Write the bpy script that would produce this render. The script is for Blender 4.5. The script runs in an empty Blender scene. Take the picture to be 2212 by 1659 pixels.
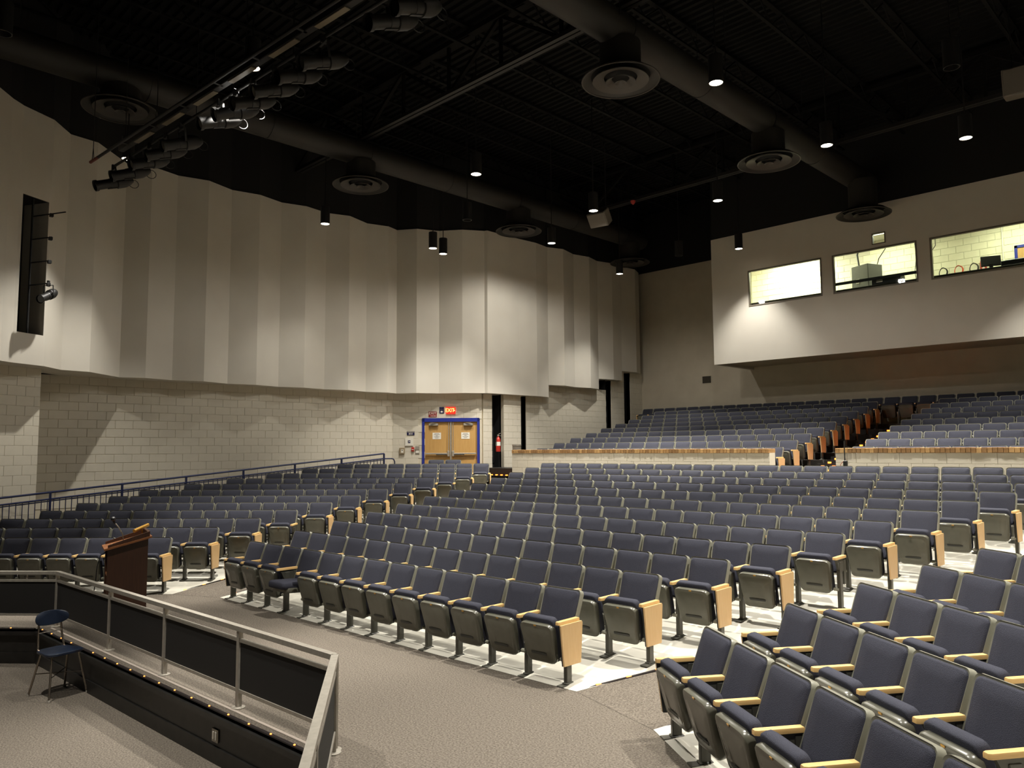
import bpy, math, random
from mathutils import Vector, Matrix

random.seed(7)
C = bpy.context.scene.collection
sc = bpy.context.scene

# ------------------------------------------------------------------ camera
CAM_LOC = Vector((0.0, 0.0, 2.45))
D = Vector((-0.70480, 0.70451, 0.08422)).normalized()      # view direction
R_ = Vector((0.70650, 0.70768, -0.00658)).normalized()     # image right
R_ = (R_ - D * R_.dot(D)).normalized()
U_ = R_.cross(D).normalized()
FPX, FW, FH = 1661.0, 2212.0, 1659.0
cam = bpy.data.cameras.new('camera')
cam.sensor_fit = 'HORIZONTAL'
cam.sensor_width = 36.0
cam.lens = FPX / FW * 36.0
cam.clip_end = 200
camo = bpy.data.objects.new('camera', cam)
C.objects.link(camo)
m = Matrix.Identity(4)
for i in range(3):
    m[i][0] = R_[i]; m[i][1] = U_[i]; m[i][2] = -D[i]; m[i][3] = CAM_LOC[i]
camo.matrix_world = m
sc.camera = camo

# ------------------------------------------------------------------ world and exposure
w = bpy.data.worlds.new('dark_hall')
sc.world = w
w.use_nodes = True
w.node_tree.nodes['Background'].inputs[0].default_value = (0.9, 0.95, 1.0, 1)
w.node_tree.nodes['Background'].inputs[1].default_value = 0.0
sc.view_settings.view_transform = 'Standard'
sc.view_settings.look = 'None'
sc.view_settings.gamma = 1.0
sc.view_settings.use_curve_mapping = False
sc.view_settings.exposure = 0.35
sc.cycles.use_denoising = True
sc.cycles.max_bounces = 5
sc.cycles.diffuse_bounces = 3
sc.cycles.glossy_bounces = 2
sc.cycles.use_adaptive_sampling = True
sc.cycles.adaptive_threshold = 0.08
sc.cycles.caustics_reflective = False
sc.cycles.caustics_refractive = False
sc.cycles.light_sampling_threshold = 0.03
sc.cycles.sample_clamp_indirect = 4.0

LAMP_COL = (1.0, 0.955, 0.872)
LAMP_W = 3500.0          # each lit house downlight
BOOTH_W = 60.0

# ------------------------------------------------------------------ helpers
def lin(c):
    c = c / 255.0
    return c / 12.92 if c <= 0.04045 else ((c + 0.055) / 1.055) ** 2.4

def col(r, g, b):
    return (lin(r), lin(g), lin(b), 1.0)

def rot2(v, a):
    return (v[0] * math.cos(a) - v[1] * math.sin(a), v[0] * math.sin(a) + v[1] * math.cos(a))

def project(p):
    q = Vector(p) - CAM_LOC
    z = q.dot(D)
    if z < 0.1:
        return None
    return (FW / 2 + FPX * q.dot(R_) / z, FH / 2 - FPX * q.dot(U_) / z, z)

class MB:
    """collects shapes; build() links them as one mesh object"""
    def __init__(s):
        s.v = []; s.f = []; s.mi = []; s.cur = 0
    def add(s, vs, fs):
        o = len(s.v)
        s.v += [tuple(x) for x in vs]
        s.f += [tuple(i + o for i in f) for f in fs]
        s.mi += [s.cur] * len(fs)
        return s
    def box(s, x0, x1, y0, y1, z0, z1):
        vs = [(x, y, z) for z in (z0, z1) for y in (y0, y1) for x in (x0, x1)]
        return s.add(vs, [(0, 2, 3, 1), (4, 5, 7, 6), (0, 1, 5, 4), (2, 6, 7, 3), (0, 4, 6, 2), (1, 3, 7, 5)])
    def cbox(s, x0, x1, y0, y1, z0, z1, c=0.01):
        """chamfered box"""
        vs = []; fs = []
        cs = [(x0, x1), (y0, y1), (z0, z1)]
        idx = {}
        for ix in (0, 1):
            for iy in (0, 1):
                for iz in (0, 1):
                    b = [cs[0][ix], cs[1][iy], cs[2][iz]]
                    sg = [1 if i == 0 else -1 for i in (ix, iy, iz)]
                    for ax in range(3):
                        p = list(b)
                        for k in range(3):
                            if k != ax:
                                p[k] += sg[k] * c
                        idx[(ix, iy, iz, ax)] = len(vs)
                        vs.append(tuple(p))
        for ax in range(3):
            o1, o2 = (ax + 1) % 3, (ax + 2) % 3
            for sd in (0, 1):
                q = []
                for a, b in ((0, 0), (1, 0), (1, 1), (0, 1)):
                    t = [0, 0, 0]; t[ax] = sd; t[o1] = a; t[o2] = b
                    q.append(idx[(t[0], t[1], t[2], ax)])
                fs.append(tuple(q if sd else q[::-1]))
        for ax in range(3):
            o1, o2 = (ax + 1) % 3, (ax + 2) % 3
            for a in (0, 1):
                for b in (0, 1):
                    t0 = [0, 0, 0]; t1 = [0, 0, 0]
                    t0[ax] = 0; t1[ax] = 1
                    for t in (t0, t1):
                        t[o1] = a; t[o2] = b
                    q = [idx[(*t0, o1)], idx[(*t1, o1)], idx[(*t1, o2)], idx[(*t0, o2)]]
                    fs.append(tuple(q if (a == b) == False else q[::-1]))
        for ix in (0, 1):
            for iy in (0, 1):
                for iz in (0, 1):
                    q = [idx[(ix, iy, iz, k)] for k in range(3)]
                    fs.append(tuple(q if (ix + iy + iz) % 2 else q[::-1]))
        return s.add(vs, fs)
    def obox(s, a, b, w, h, up=(0, 0, 1)):
        """box bar from a to b of width w and height h"""
        a = Vector(a); b = Vector(b); d = (b - a).normalized()
        u = Vector(up)
        if abs(d.dot(u)) > 0.98:
            u = Vector((0, 1, 0))
        x = d.cross(u).normalized(); z = x.cross(d).normalized()
        vs = []
        for p in (a, b):
            for sx, sz in ((-1, -1), (1, -1), (1, 1), (-1, 1)):
                vs.append(p + x * (sx * w / 2) + z * (sz * h / 2))
        return s.add(vs, [(0, 1, 2, 3), (7, 6, 5, 4), (0, 4, 5, 1), (1, 5, 6, 2), (2, 6, 7, 3), (3, 7, 4, 0)])
    def tube(s, pts, r, n=8, caps=True):
        pts = [Vector(p) for p in pts]
        rs = r if isinstance(r, (list, tuple)) else [r] * len(pts)
        rings = []
        prev = None
        vs = []; fs = []
        for i, p in enumerate(pts):
            if i == 0: t = pts[1] - pts[0]
            elif i == len(pts) - 1: t = pts[-1] - pts[-2]
            else: t = (pts[i + 1] - pts[i]).normalized() + (pts[i] - pts[i - 1]).normalized()
            t.normalize()
            if prev is None:
                up = Vector((0, 0, 1)) if abs(t.z) < 0.9 else Vector((1, 0, 0))
                x = t.cross(up).normalized()
            else:
                x = (prev - t * prev.dot(t)).normalized()
            prev = x
            y = t.cross(x)
            for k in range(n):
                a = 2 * math.pi * k / n
                vs.append(p + (x * math.cos(a) + y * math.sin(a)) * rs[i])
        for i in range(len(pts) - 1):
            for k in range(n):
                k2 = (k + 1) % n
                fs.append((i * n + k, i * n + k2, (i + 1) * n + k2, (i + 1) * n + k))
        if caps:
            fs.append(tuple(range(n))[::-1])
            fs.append(tuple((len(pts) - 1) * n + k for k in range(n)))
        return s.add(vs, fs)
    def lathe(s, prof, n=24, c=(0, 0, 0), capb=False, capt=False):
        vs = []; fs = []
        for r, z in prof:
            for k in range(n):
                a = 2 * math.pi * k / n
                vs.append((c[0] + r * math.cos(a), c[1] + r * math.sin(a), c[2] + z))
        for i in range(len(prof) - 1):
            for k in range(n):
                k2 = (k + 1) % n
                fs.append((i * n + k, i * n + k2, (i + 1) * n + k2, (i + 1) * n + k))
        if capb: fs.append(tuple(range(n))[::-1])
        if capt: fs.append(tuple((len(prof) - 1) * n + k for k in range(n)))
        return s.add(vs, fs)
    def loft(s, rings, cap0=True, cap1=True):
        n = len(rings[0]); vs = []; fs = []
        for r in rings: vs += list(r)
        for i in range(len(rings) - 1):
            for k in range(n):
                k2 = (k + 1) % n
                fs.append((i * n + k, i * n + k2, (i + 1) * n + k2, (i + 1) * n + k))
        if cap0: fs.append(tuple(range(n))[::-1])
        if cap1: fs.append(tuple((len(rings) - 1) * n + k for k in range(n)))
        return s.add(vs, fs)
    def prism(s, poly, z0, z1):
        return s.loft([[(x, y, z0) for x, y in poly], [(x, y, z1) for x, y in poly]])
    def quad(s, a, b, c, d):
        return s.add([a, b, c, d], [(0, 1, 2, 3)])
    def xf(s, M):
        s.v = [tuple(M @ Vector(p)) for p in s.v]
        return s
    def mesh(s, name, mats, smooth=True, angle=35):
        me = bpy.data.meshes.new(name)
        me.from_pydata(s.v, [], s.f)
        mats = mats if isinstance(mats, (list, tuple)) else [mats]
        for mm in mats: me.materials.append(mm)
        if len(mats) > 1:
            me.polygons.foreach_set('material_index', s.mi)
        if smooth:
            me.polygons.foreach_set('use_smooth', [True] * len(me.polygons))
            me.set_sharp_from_angle(angle=math.radians(angle))
        me.update()
        return me
    def build(s, name, mats, parent=None, loc=None, smooth=True, angle=35):
        return put(name, s.mesh(name, mats, smooth, angle), parent, loc)

def put(name, me, parent=None, loc=None, rz=0.0):
    o = bpy.data.objects.new(name, me)
    C.objects.link(o)
    if parent: o.parent = parent
    if loc is not None: o.location = loc
    if rz: o.rotation_euler = (0, 0, rz)
    return o

def tag(o, label=None, cat=None, group=None, kind=None):
    if label: o['label'] = label
    if cat: o['category'] = cat
    if group: o['group'] = group
    if kind: o['kind'] = kind
    return o

def empty(name, loc=(0, 0, 0), rz=0.0, label=None, cat=None, group=None, kind=None):
    o = bpy.data.objects.new(name, None)
    C.objects.link(o)
    o.location = loc
    o.rotation_euler = (0, 0, rz)
    o.empty_display_size = 0.2
    return tag(o, label, cat, group, kind)

def fix_normals(o):
    import bmesh
    bm = bmesh.new(); bm.from_mesh(o.data)
    bmesh.ops.recalc_face_normals(bm, faces=bm.faces)
    bm.to_mesh(o.data); bm.free()
    return o

def rrect(w, h, r, n=4, w2=None):
    """rounded rectangle outline centred in x, y from 0 to h; w at the top, w2 at the bottom"""
    w2 = w if w2 is None else w2
    pts = []
    cs = [(w2 / 2 - r, r, -90), (w / 2 - r, h - r, 0), (-w / 2 + r, h - r, 90), (-w2 / 2 + r, r, 180)]
    for cx, cy, a0 in cs:
        for k in range(n + 1):
            a = math.radians(a0 + 90 * k / n)
            pts.append((cx + r * math.cos(a), cy + r * math.sin(a)))
    return pts

def text_mesh(txt, size, mat, name, parent, M, depth=0.002):
    cu = bpy.data.curves.new(name, 'FONT')
    cu.body = txt; cu.size = size; cu.align_x = 'CENTER'; cu.align_y = 'CENTER'; cu.extrude = depth
    to = bpy.data.objects.new('tmp_text', cu)
    C.objects.link(to)
    dg = bpy.context.evaluated_depsgraph_get()
    me = bpy.data.meshes.new_from_object(to.evaluated_get(dg))
    bpy.data.objects.remove(to)
    bpy.data.curves.remove(cu)
    me.transform(M)
    me.materials.clear(); me.materials.append(mat)
    o = put(name, me, parent)
    return o

# ------------------------------------------------------------------ materials
MATS = {}
def mat(name, c, rough=0.6, metal=0.0, c2=None, scale=8.0, mix=0.5, bump=0.0, bscale=None, stretch=None, emit=None, estr=0.0,
        spec=0.5, detail=2.0, coat=0.0):
    if name in MATS: return MATS[name]
    mt = bpy.data.materials.new(name); mt.use_nodes = True
    nt = mt.node_tree; b = nt.nodes['Principled BSDF']
    b.inputs['Base Color'].default_value = c
    b.inputs['Roughness'].default_value = rough
    b.inputs['Metallic'].default_value = metal
    b.inputs['Specular IOR Level'].default_value = spec
    if coat: b.inputs['Coat Weight'].default_value = coat
    tc = mp = None
    if c2 is not None or bump:
        tc = nt.nodes.new('ShaderNodeTexCoord')
        mp = nt.nodes.new('ShaderNodeMapping')
        nt.links.new(tc.outputs['Object'], mp.inputs[0])
        if stretch: mp.inputs['Scale'].default_value = stretch
    if c2 is not None:
        nz = nt.nodes.new('ShaderNodeTexNoise')
        nz.inputs['Scale'].default_value = scale; nz.inputs['Detail'].default_value = detail
        nt.links.new(mp.outputs[0], nz.inputs['Vector'])
        rp = nt.nodes.new('ShaderNodeValToRGB')
        rp.color_ramp.elements[0].position = 0.5 - mix / 2; rp.color_ramp.elements[1].position = 0.5 + mix / 2
        rp.color_ramp.elements[0].color = c2; rp.color_ramp.elements[1].color = c
        nt.links.new(nz.outputs['Fac'], rp.inputs[0])
        nt.links.new(rp.outputs[0], b.inputs['Base Color'])
    if bump:
        n2 = nt.nodes.new('ShaderNodeTexNoise')
        n2.inputs['Scale'].default_value = bscale or scale * 4; n2.inputs['Detail'].default_value = 1
        nt.links.new(mp.outputs[0], n2.inputs['Vector'])
        bp = nt.nodes.new('ShaderNodeBump'); bp.inputs['Strength'].default_value = bump; bp.inputs['Distance'].default_value = 0.01
        nt.links.new(n2.outputs['Fac'], bp.inputs['Height'])
        nt.links.new(bp.outputs[0], b.inputs['Normal'])
    if emit:
        b.inputs['Emission Color'].default_value = emit
        b.inputs['Emission Strength'].default_value = estr
    MATS[name] = mt
    return mt

M_PANEL = mat('painted_gypsum_panel', col(212, 207, 195), 0.75, c2=col(205, 199, 187), scale=1.2, mix=0.6)
M_BLOCK = mat('painted_block', col(217, 210, 193), 0.7, c2=col(208, 201, 184), scale=3, mix=0.6)
M_MORTAR = mat('painted_mortar', col(212, 203, 182), 0.8, c2=col(204, 195, 174), scale=5)
M_BACKWALL = mat('painted_back_wall', col(206, 196, 176), 0.75, c2=col(196, 186, 166), scale=2)
M_BLACKWALL = mat('black_painted_wall', col(13, 13, 13), 0.85)
M_DECK = mat('black_deck', col(7, 7, 7), 0.8, spec=0.2)
M_JOIST = mat('black_joist', col(9, 9, 9), 0.8, spec=0.2)
M_STEEL = mat('dark_painted_steel', col(20, 19, 18), 0.55)
M_DUCT = mat('dark_painted_duct', col(32, 29, 25), 0.6, c2=col(29, 27, 23), scale=2)
M_DIFF = mat('diffuser_grey', col(52, 47, 42), 0.5)
M_CARPET = mat('grey_carpet', col(128, 119, 108), 0.95, c2=col(70, 65, 58), scale=60, mix=0.5, bump=0.6, bscale=120, spec=0.15, detail=3)
M_CONC = mat('painted_concrete', col(206, 202, 189), 0.45, c2=col(182, 178, 165), scale=2.4, mix=0.5)
M_DCONC = mat('dark_terrace', col(70, 66, 60), 0.8, c2=col(58, 55, 50), scale=4)
M_NAVY = mat('navy_seat_fabric', col(58, 59, 70), 0.85, c2=col(42, 43, 52), scale=150, mix=0.7, bump=0.35, bscale=220, spec=0.25)
M_FRAME = mat('grey_seat_plastic', col(132, 131, 117), 0.36)
M_PAN = mat('dark_grey_seat_pan', col(96, 95, 84), 0.26, c2=col(88, 87, 76), scale=6)
M_PANSLOT = mat('seat_pan_slot', col(40, 40, 36), 0.5)
M_POST = mat('dark_grey_post', col(72, 71, 63), 0.4)
M_BLK = mat('black_plastic', col(17, 17, 17), 0.5)
M_WOOD = mat('maple', col(226, 192, 142), 0.42, c2=col(214, 176, 122), scale=5, stretch=(14, 14, 1.2), mix=0.8)
M_WOODARM = mat('maple_arm', col(226, 190, 130), 0.35, c2=col(212, 170, 106), scale=5, stretch=(14, 1.2, 14), mix=0.8)
M_BRASS = mat('brass', col(196, 150, 70), 0.3, metal=0.8)
M_ALU = mat('brushed_steel', col(176, 170, 158), 0.4, metal=0.35, c2=col(158, 152, 141), scale=20)
M_MESHP = mat('black_fabric_panel', col(20, 19, 17), 0.75, c2=col(26, 24, 22), scale=60)
M_BLACKW = mat('scuffed_black_wood', col(22, 21, 19), 0.45, c2=col(34, 32, 29), scale=9, mix=0.25)
M_BLUE = mat('blue_steel_paint', col(34, 44, 84), 0.4)
M_BLUED = mat('blue_door_frame', col(40, 52, 140), 0.4)
M_DOORW = mat('birch_door', col(200, 160, 98), 0.45, c2=col(186, 143, 82), scale=3, stretch=(6, 6, 0.7), mix=0.7)
M_BROWN = mat('dark_walnut', col(68, 41, 26), 0.42, c2=col(50, 29, 18), scale=5, stretch=(9, 9, 0.8), mix=0.7)
M_BROWNL = mat('oak_tray', col(138, 88, 50), 0.4, c2=col(112, 68, 37), scale=6, stretch=(2, 10, 10), mix=0.7)
M_CHAIR = mat('navy_chair_shell', col(30, 40, 58), 0.35, c2=col(24, 33, 49), scale=14)
M_CHROME = mat('worn_chrome', col(150, 140, 128), 0.25, metal=0.9)
M_BRICK = mat('tan_brick', col(176, 138, 88), 0.8, c2=col(150, 112, 66), scale=14, bump=0.3, bscale=80)
M_BRICKS = [M_BRICK, mat('tan_brick_dark', col(150, 114, 70), 0.8, c2=col(130, 96, 58), scale=14, bump=0.3, bscale=80),
            mat('tan_brick_light', col(196, 158, 104), 0.8, c2=col(172, 134, 84), scale=14, bump=0.3, bscale=80)]
M_LED = mat('amber_led', col(255, 140, 60), 0.4, emit=col(255, 150, 70), estr=2.5)
M_LEDR = mat('amber_step_led', col(255, 120, 50), 0.4, emit=col(255, 120, 40), estr=4.0)
M_LEDB = mat('led_housing', col(26, 18, 18), 0.5)
M_LAMP = mat('lamp_glow', col(255, 244, 224), 0.4, emit=col(255, 240, 214), estr=14.0)
M_LAMPOFF = mat('lamp_reflector_off', col(170, 160, 146), 0.22, metal=0.7)
M_HOUSING = mat('black_lamp_housing', col(20, 19, 18), 0.5)
M_RED = mat('red_paint', col(176, 44, 34), 0.4)
M_DRED = mat('dark_red_sign', col(128, 34, 34), 0.5)
M_WHITE = mat('white_plastic', col(226, 222, 210), 0.5)
M_PAPER = mat('white_paper', col(232, 228, 216), 0.8)
M_INK = mat('grey_ink', col(110, 105, 98), 0.8)
M_NAVYS = mat('navy_sign', col(26, 28, 72), 0.5)
M_EXITG = mat('exit_glow', col(255, 200, 110), 0.4, emit=col(255, 205, 100), estr=2.6)
M_EXITR = mat('exit_red_face', col(235, 40, 25), 0.4, emit=col(255, 42, 24), estr=0.9)
M_GREY = mat('grey_device', col(150, 144, 132), 0.5)
M_RACK = mat('grey_rack', col(112, 112, 106), 0.5)
M_BOOTHW = mat('booth_cream_block', col(236, 232, 204), 0.7, c2=col(230, 225, 196), scale=4)
M_BOOTHM = mat('booth_mortar', col(206, 202, 174), 0.8)
M_TUBE = mat('fluorescent_tube', col(255, 255, 240), 0.4, emit=(0.95, 1.0, 0.78, 1), estr=10.0)
M_WINFR = mat('grey_window_frame', col(116, 108, 96), 0.45)
M_ORANGE = mat('orange_cable', col(206, 84, 52), 0.5)
M_CLOTHP = mat('red_pipe_end', col(110, 50, 36), 0.6)
M_SPK = mat('grille_brown', col(58, 52, 40), 0.7)

for mm_ in (M_LED, M_LEDR, M_LAMP, M_TUBE, M_EXITG):
    mm_.cycles.emission_sampling = 'NONE'      # tiny glowing surfaces are found by bounced rays only

def glass_mat():
    mt = bpy.data.materials.new('window_glass'); mt.use_nodes = True
    nt = mt.node_tree
    for n in list(nt.nodes): nt.nodes.remove(n)
    o = nt.nodes.new('ShaderNodeOutputMaterial'); mx = nt.nodes.new('ShaderNodeMixShader')
    t = nt.nodes.new('ShaderNodeBsdfTransparent'); g = nt.nodes.new('ShaderNodeBsdfGlossy'); fr = nt.nodes.new('ShaderNodeFresnel')
    t.inputs[0].default_value = (0.96, 0.98, 0.95, 1); g.inputs['Roughness'].default_value = 0.02
    fr.inputs[0].default_value = 1.45
    nt.links.new(fr.outputs[0], mx.inputs[0]); nt.links.new(t.outputs[0], mx.inputs[1]); nt.links.new(g.outputs[0], mx.inputs[2])
    nt.links.new(mx.outputs[0], o.inputs[0])
    return mt
M_GLASS = glass_mat()

ORD = ['first', 'second', 'third', 'fourth', 'fifth', 'sixth', 'seventh', 'eighth', 'ninth', 'tenth', 'eleventh', 'twelfth',
       'thirteenth', 'fourteenth', 'fifteenth', 'sixteenth', 'seventeenth', 'eighteenth', 'nineteenth', 'twentieth',
       'twenty-first', 'twenty-second', 'twenty-third', 'twenty-fourth', 'twenty-fifth']

# ------------------------------------------------------------------ seating plan (rows of feet, used by the floor too)
KZ = 2.45 / 2.32
ZSTEP = 0.1024            # rise of the raked floor per row
ROWS = {}                 # block -> list of dict(left=, right=, u=, n=, z=, n=count)
def frame(deg):
    a = math.radians(deg)
    return Vector((math.cos(a), math.sin(a), 0)), Vector((-math.sin(a), math.cos(a), 0))
TOPY = 0.29               # how far the top of a backrest lies behind the feet

u, n = frame(2.245)
LX = [-11.385, -11.482, -11.633, -11.804, -12.016, -12.218, -12.412, -12.634, -12.877, -13.114, -13.374, -13.602]
RX = [-5.154, -4.783, -4.457, -4.148, -3.860, -3.588, -3.294, -3.031, -2.763, -2.490, -2.220, -1.950]
base = Vector((-8.46 * KZ, 0, 0))
rows = []
for k in range(12):
    d = (6.035 + 0.852 * k) * KZ
    o = base + n * d
    sL = (LX[k] * KZ - o.x) / u.x; sR = (RX[k] * KZ - o.x) / u.x
    cnt = 13 + k
    sp = (sR - sL) / (cnt - 1)
    ft = o - n * TOPY
    rows.append(dict(left=ft + u * (sL - sp), right=ft + u * sR, u=u, n=n, z=ZSTEP * k, cnt=cnt, sp=sp, deg=2.245))
ROWS['centre'] = rows

u, n = frame(43.176)
LP = [((-16.72, 3.084), (-14.107, 5.536), 7), ((-17.594, 3.276), (-14.223, 6.44), 9), ((-18.187, 3.732), (-14.346, 7.337), 10),
      ((-18.455, 4.493), (-14.486, 8.217), 11), ((-18.73, 5.247), (-14.612, 9.112), 11), ((-19.017, 5.991), (-14.793, 9.954), 12),
      ((-19.29, 6.747), (-14.951, 10.818), 12), ((-19.262, 7.785), (-15.129, 11.663), 12), ((-19.216, 8.841), (-15.301, 12.514), 11),
      ((-19.161, 9.904), (-15.491, 13.347), 11), ((-19.136, 10.94), (-15.702, 14.162), 10), ((-19.071, 12.013), (-15.901, 14.987), 9),
      ((-17.764, 14.252), (-17.04, 14.931), 2)]
rows = []
for k, (a, b, cnt) in enumerate(LP):
    A = Vector((*a, 0)) - n * TOPY; B = Vector((*b, 0)) - n * TOPY
    rows.append(dict(left=A, right=B, u=u, n=n, z=ZSTEP * k, cnt=cnt, sp=(B - A).length / cnt, deg=43.176))
ROWS['left'] = rows

u, n = frame(-34.6)
rows = []
for k in range(12):
    d = 2.864 + 0.94 * k
    # first right corner of the row
    fx = -3.17 + 0.295 * k if k else -3.17
    s = (fx - n.x * d) / u.x
    sp = 0.566
    o = n * (d - TOPY)
    rows.append(dict(left=o + u * (s - sp), right=o + u * (s + sp * 7), u=u, n=n, z=ZSTEP * k, cnt=8, sp=sp, deg=-34.6))
ROWS['right'] = rows

u, n = frame(0.0)
UZ0, UDZ, UY0, UDY = 1.535, 0.184, 19.2, 0.906
rows = []; rows2 = []
for j in range(10):
    y = UY0 + UDY * j - TOPY; z = UZ0 + UDZ * j
    if j == 9:
        rows.append(dict(left=Vector((-19.4, y, 0)), right=Vector((-1.25, y, 0)), u=u, n=n, z=z, cnt=33, sp=0.55, deg=0))
    else:
        rows.append(dict(left=Vector((-18.03 - 0.02 * j, y, 0)), right=Vector((-9.2 - 0.015 * j, y, 0)), u=u, n=n, z=z, cnt=16, sp=0.552, deg=0))
        rows2.append(dict(left=Vector((-7.47 - 0.012 * j, y, 0)), right=Vector((-1.43, y, 0)), u=u, n=n, z=z, cnt=11, sp=0.549, deg=0))
ROWS['upper left'] = rows
ROWS['upper right'] = rows2

# ------------------------------------------------------------------ floor
Z_CROSS = 1.2
Y_LEDGE = 17.72
PIT_Z = -0.466
# pit outline (nosing line), house side
PIT = [(-16.2, -0.35), (-12.42, 3.05), (-5.72, 3.385), (-1.9, 0.60), (-1.9, -4.0), (-16.2, -4.0)]
floor = empty('floor', (0, 0, 0), kind='structure')
b = MB()
# carpeted house floor at z = 0 around the pit
b.add([(-25, 11, 0), (-25, -0.35, 0), (-16.2, -0.35, 0), (-12.42, 3.05, 0), (-12.42, 11, 0)], [(0, 1, 2, 3, 4)])
b.add([(-12.42, 11, 0), (-12.42, 3.05, 0), (-5.72, 3.385, 0), (-5.72, 11, 0)], [(0, 1, 2, 3)])
b.add([(-5.72, 11, 0), (-5.72, 3.385, 0), (-1.9, 0.6, 0), (6, 0.6, 0), (6, 11, 0)], [(0, 1, 2, 3, 4)])
b.add([(-1.9, 0.6, 0), (-1.9, -4, 0), (6, -4, 0), (6, 0.6, 0)], [(0, 1, 2, 3)])
b.add([(-25, -0.35, 0), (-25, -4, 0), (-16.2, -4, 0), (-16.2, -0.35, 0)], [(0, 1, 2, 3)])
fix_normals(b.build('carpet', M_CARPET, floor, smooth=False))
b = MB()
b.add([(x, y, PIT_Z) for x, y in PIT], [(0, 1, 2, 3, 4, 5)])
fix_normals(b.build('pit_carpet', M_CARPET, floor, smooth=False))

def rowpt(block, k, side, off=0.0, front=0.0):
    r = ROWS[block]
    kk = min(max(int(math.floor(k)), 0), len(r) - 2 if block != 'left' else 10)
    f = k - kk
    p0 = r[kk]; p1 = r[kk + 1]
    s0 = p0['left'] if side == 0 else p0['right']; s1 = p1['left'] if side == 0 else p1['right']
    p = s0 + (s1 - s0) * f
    p = p + p0['u'] * (off if side else -off) - p0['n'] * front
    return p
KK = [0] + [i for i in range(1, 12)] + [11.72]
def strip(colA, colB, mat_, name, dz=0.0):
    b = MB()
    vs = []
    for i, k in enumerate(KK):
        z = ZSTEP * k + dz
        a, c = colA(i, k), colB(i, k)
        vs += [(a.x, a.y, z), (c.x, c.y, z)]
    fs = [(2 * i, 2 * i + 1, 2 * i + 3, 2 * i + 2) for i in range(len(KK) - 1)]
    b.add(vs, fs)
    o = b.build(name, mat_, floor, smooth=False)
    fix_normals(o)
    if o.data.polygons[0].normal.z < 0:
        o.data.flip_normals()
    return o
EDGE = 0.21
def c_LL(i, k): return rowpt('left', k, 0, EDGE, 0.13 if i == 0 else 0)
def c_LR(i, k): return rowpt('left', k, 1, EDGE, 0.13 if i == 0 else 0)
def c_CL(i, k): return rowpt('centre', k, 0, EDGE, 0.13 if i == 0 else 0)
def c_CR(i, k): return rowpt('centre', k, 1, EDGE, 0.13 if i == 0 else 0)
def c_RL(i, k): return rowpt('right', k, 0, EDGE, 0.13 if i == 0 else 0)
def c_RR(i, k): return rowpt('right', k, 1, EDGE, 0.13 if i == 0 else 0)
def c_RAIL(i, k):
    p = c_LL(i, k); return Vector((-20.3, p.y - 0.3, 0))
strip(c_LL, c_LR, M_CONC, 'concrete_slab', 0.004)
strip(c_CL, c_CR, M_CONC, 'concrete_slab', 0.004)
strip(c_RL, c_RR, M_CONC, 'concrete_slab', 0.004)
strip(c_LR, c_CL, M_CARPET, 'aisle_carpet', 0.002)
strip(c_CR, c_RL, M_CARPET, 'aisle_carpet', 0.002)
strip(c_RAIL, c_LL, M_CARPET, 'aisle_carpet', 0.002)
# cross aisle
b = MB()
i = len(KK) - 1; k = KK[-1]
front = [Vector((-22.3, 11.6, 0)), Vector((-20.3, 11.6, 0)), c_LL(i, k), c_LR(i, k), c_CL(i, k), c_CR(i, k), c_RL(i, k), c_RR(i, k), Vector((6, 8, 0))]
poly = [(p.x, p.y, Z_CROSS) for p in front] + [(6, 18.2, Z_CROSS), (-20.3, 18.7, Z_CROSS), (-22.5, 16.4, Z_CROSS)]
b.add(poly, [tuple(range(len(poly)))])
fix_normals(b.build('cross_aisle_carpet', M_CARPET, floor, smooth=False))
# ramp along the left wall
def ramp_z(y): return max(0.0, 1.26 - (14.4 - y) * 0.0865)
b = MB()
b.quad((-22.4, 0.0, 0.02), (-20.2, 0.0, 0.02), (-20.2, 14.4, 1.26), (-22.4, 14.4, 1.26))
b.quad((-20.2, 0.0, -0.1), (-20.2, 14.4, -0.1), (-20.2, 14.4, 1.26), (-20.2, 0.0, 0.02))
b.quad((-22.4, 14.4, 1.26), (-20.2, 14.4, 1.26), (-20.2, 14.9, 1.205), (-22.4, 14.9, 1.205))
fix_normals(b.build('ramp', M_CARPET, floor, smooth=False))
# upper terraces, one per row
for j in range(10):
    y0 = UY0 + UDY * j - TOPY - 0.30
    y1 = y0 + UDY if j < 9 else 28.28
    z = UZ0 + UDZ * j
    if j == 0: y0 = Y_LEDGE + 0.28
    b = MB()
    if j < 9:
        b.box(-20.1, -9.2 + 0.12, y0, y1 + 0.02, z - 0.6, z)
        b.box(-7.55, 3.0, y0, y1 + 0.02, z - 0.6, z)
    else:
        b.box(-20.1, 3.0, y0, y1, z - 0.6, z)
    b.build('terrace', M_DCONC, floor, smooth=False)
# steps in the upper aisle, half a terrace each
st_y = Y_LEDGE - 0.05
z = Z_CROSS
STEPS = []
for q in range(20):
    y0 = UY0 - TOPY - 0.30 + UDY * (q - 1) / 2 * 1.0
    z = UZ0 + UDZ * (q - 1) / 2
    if y0 < Y_LEDGE - 0.2 or q == 0: y0 = Y_LEDGE - 0.1
    if q > 17: break
    STEPS.append((y0, z))
for q, (y0, z) in enumerate(STEPS):
    y1 = STEPS[q + 1][0] if q + 1 < len(STEPS) else y0 + 0.5
    b = MB(); b.box(-9.08, -7.55, y0, y1 + 0.02, z - 0.5, z)
    b.build('step', M_BLACKW, floor, smooth=False)
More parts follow.
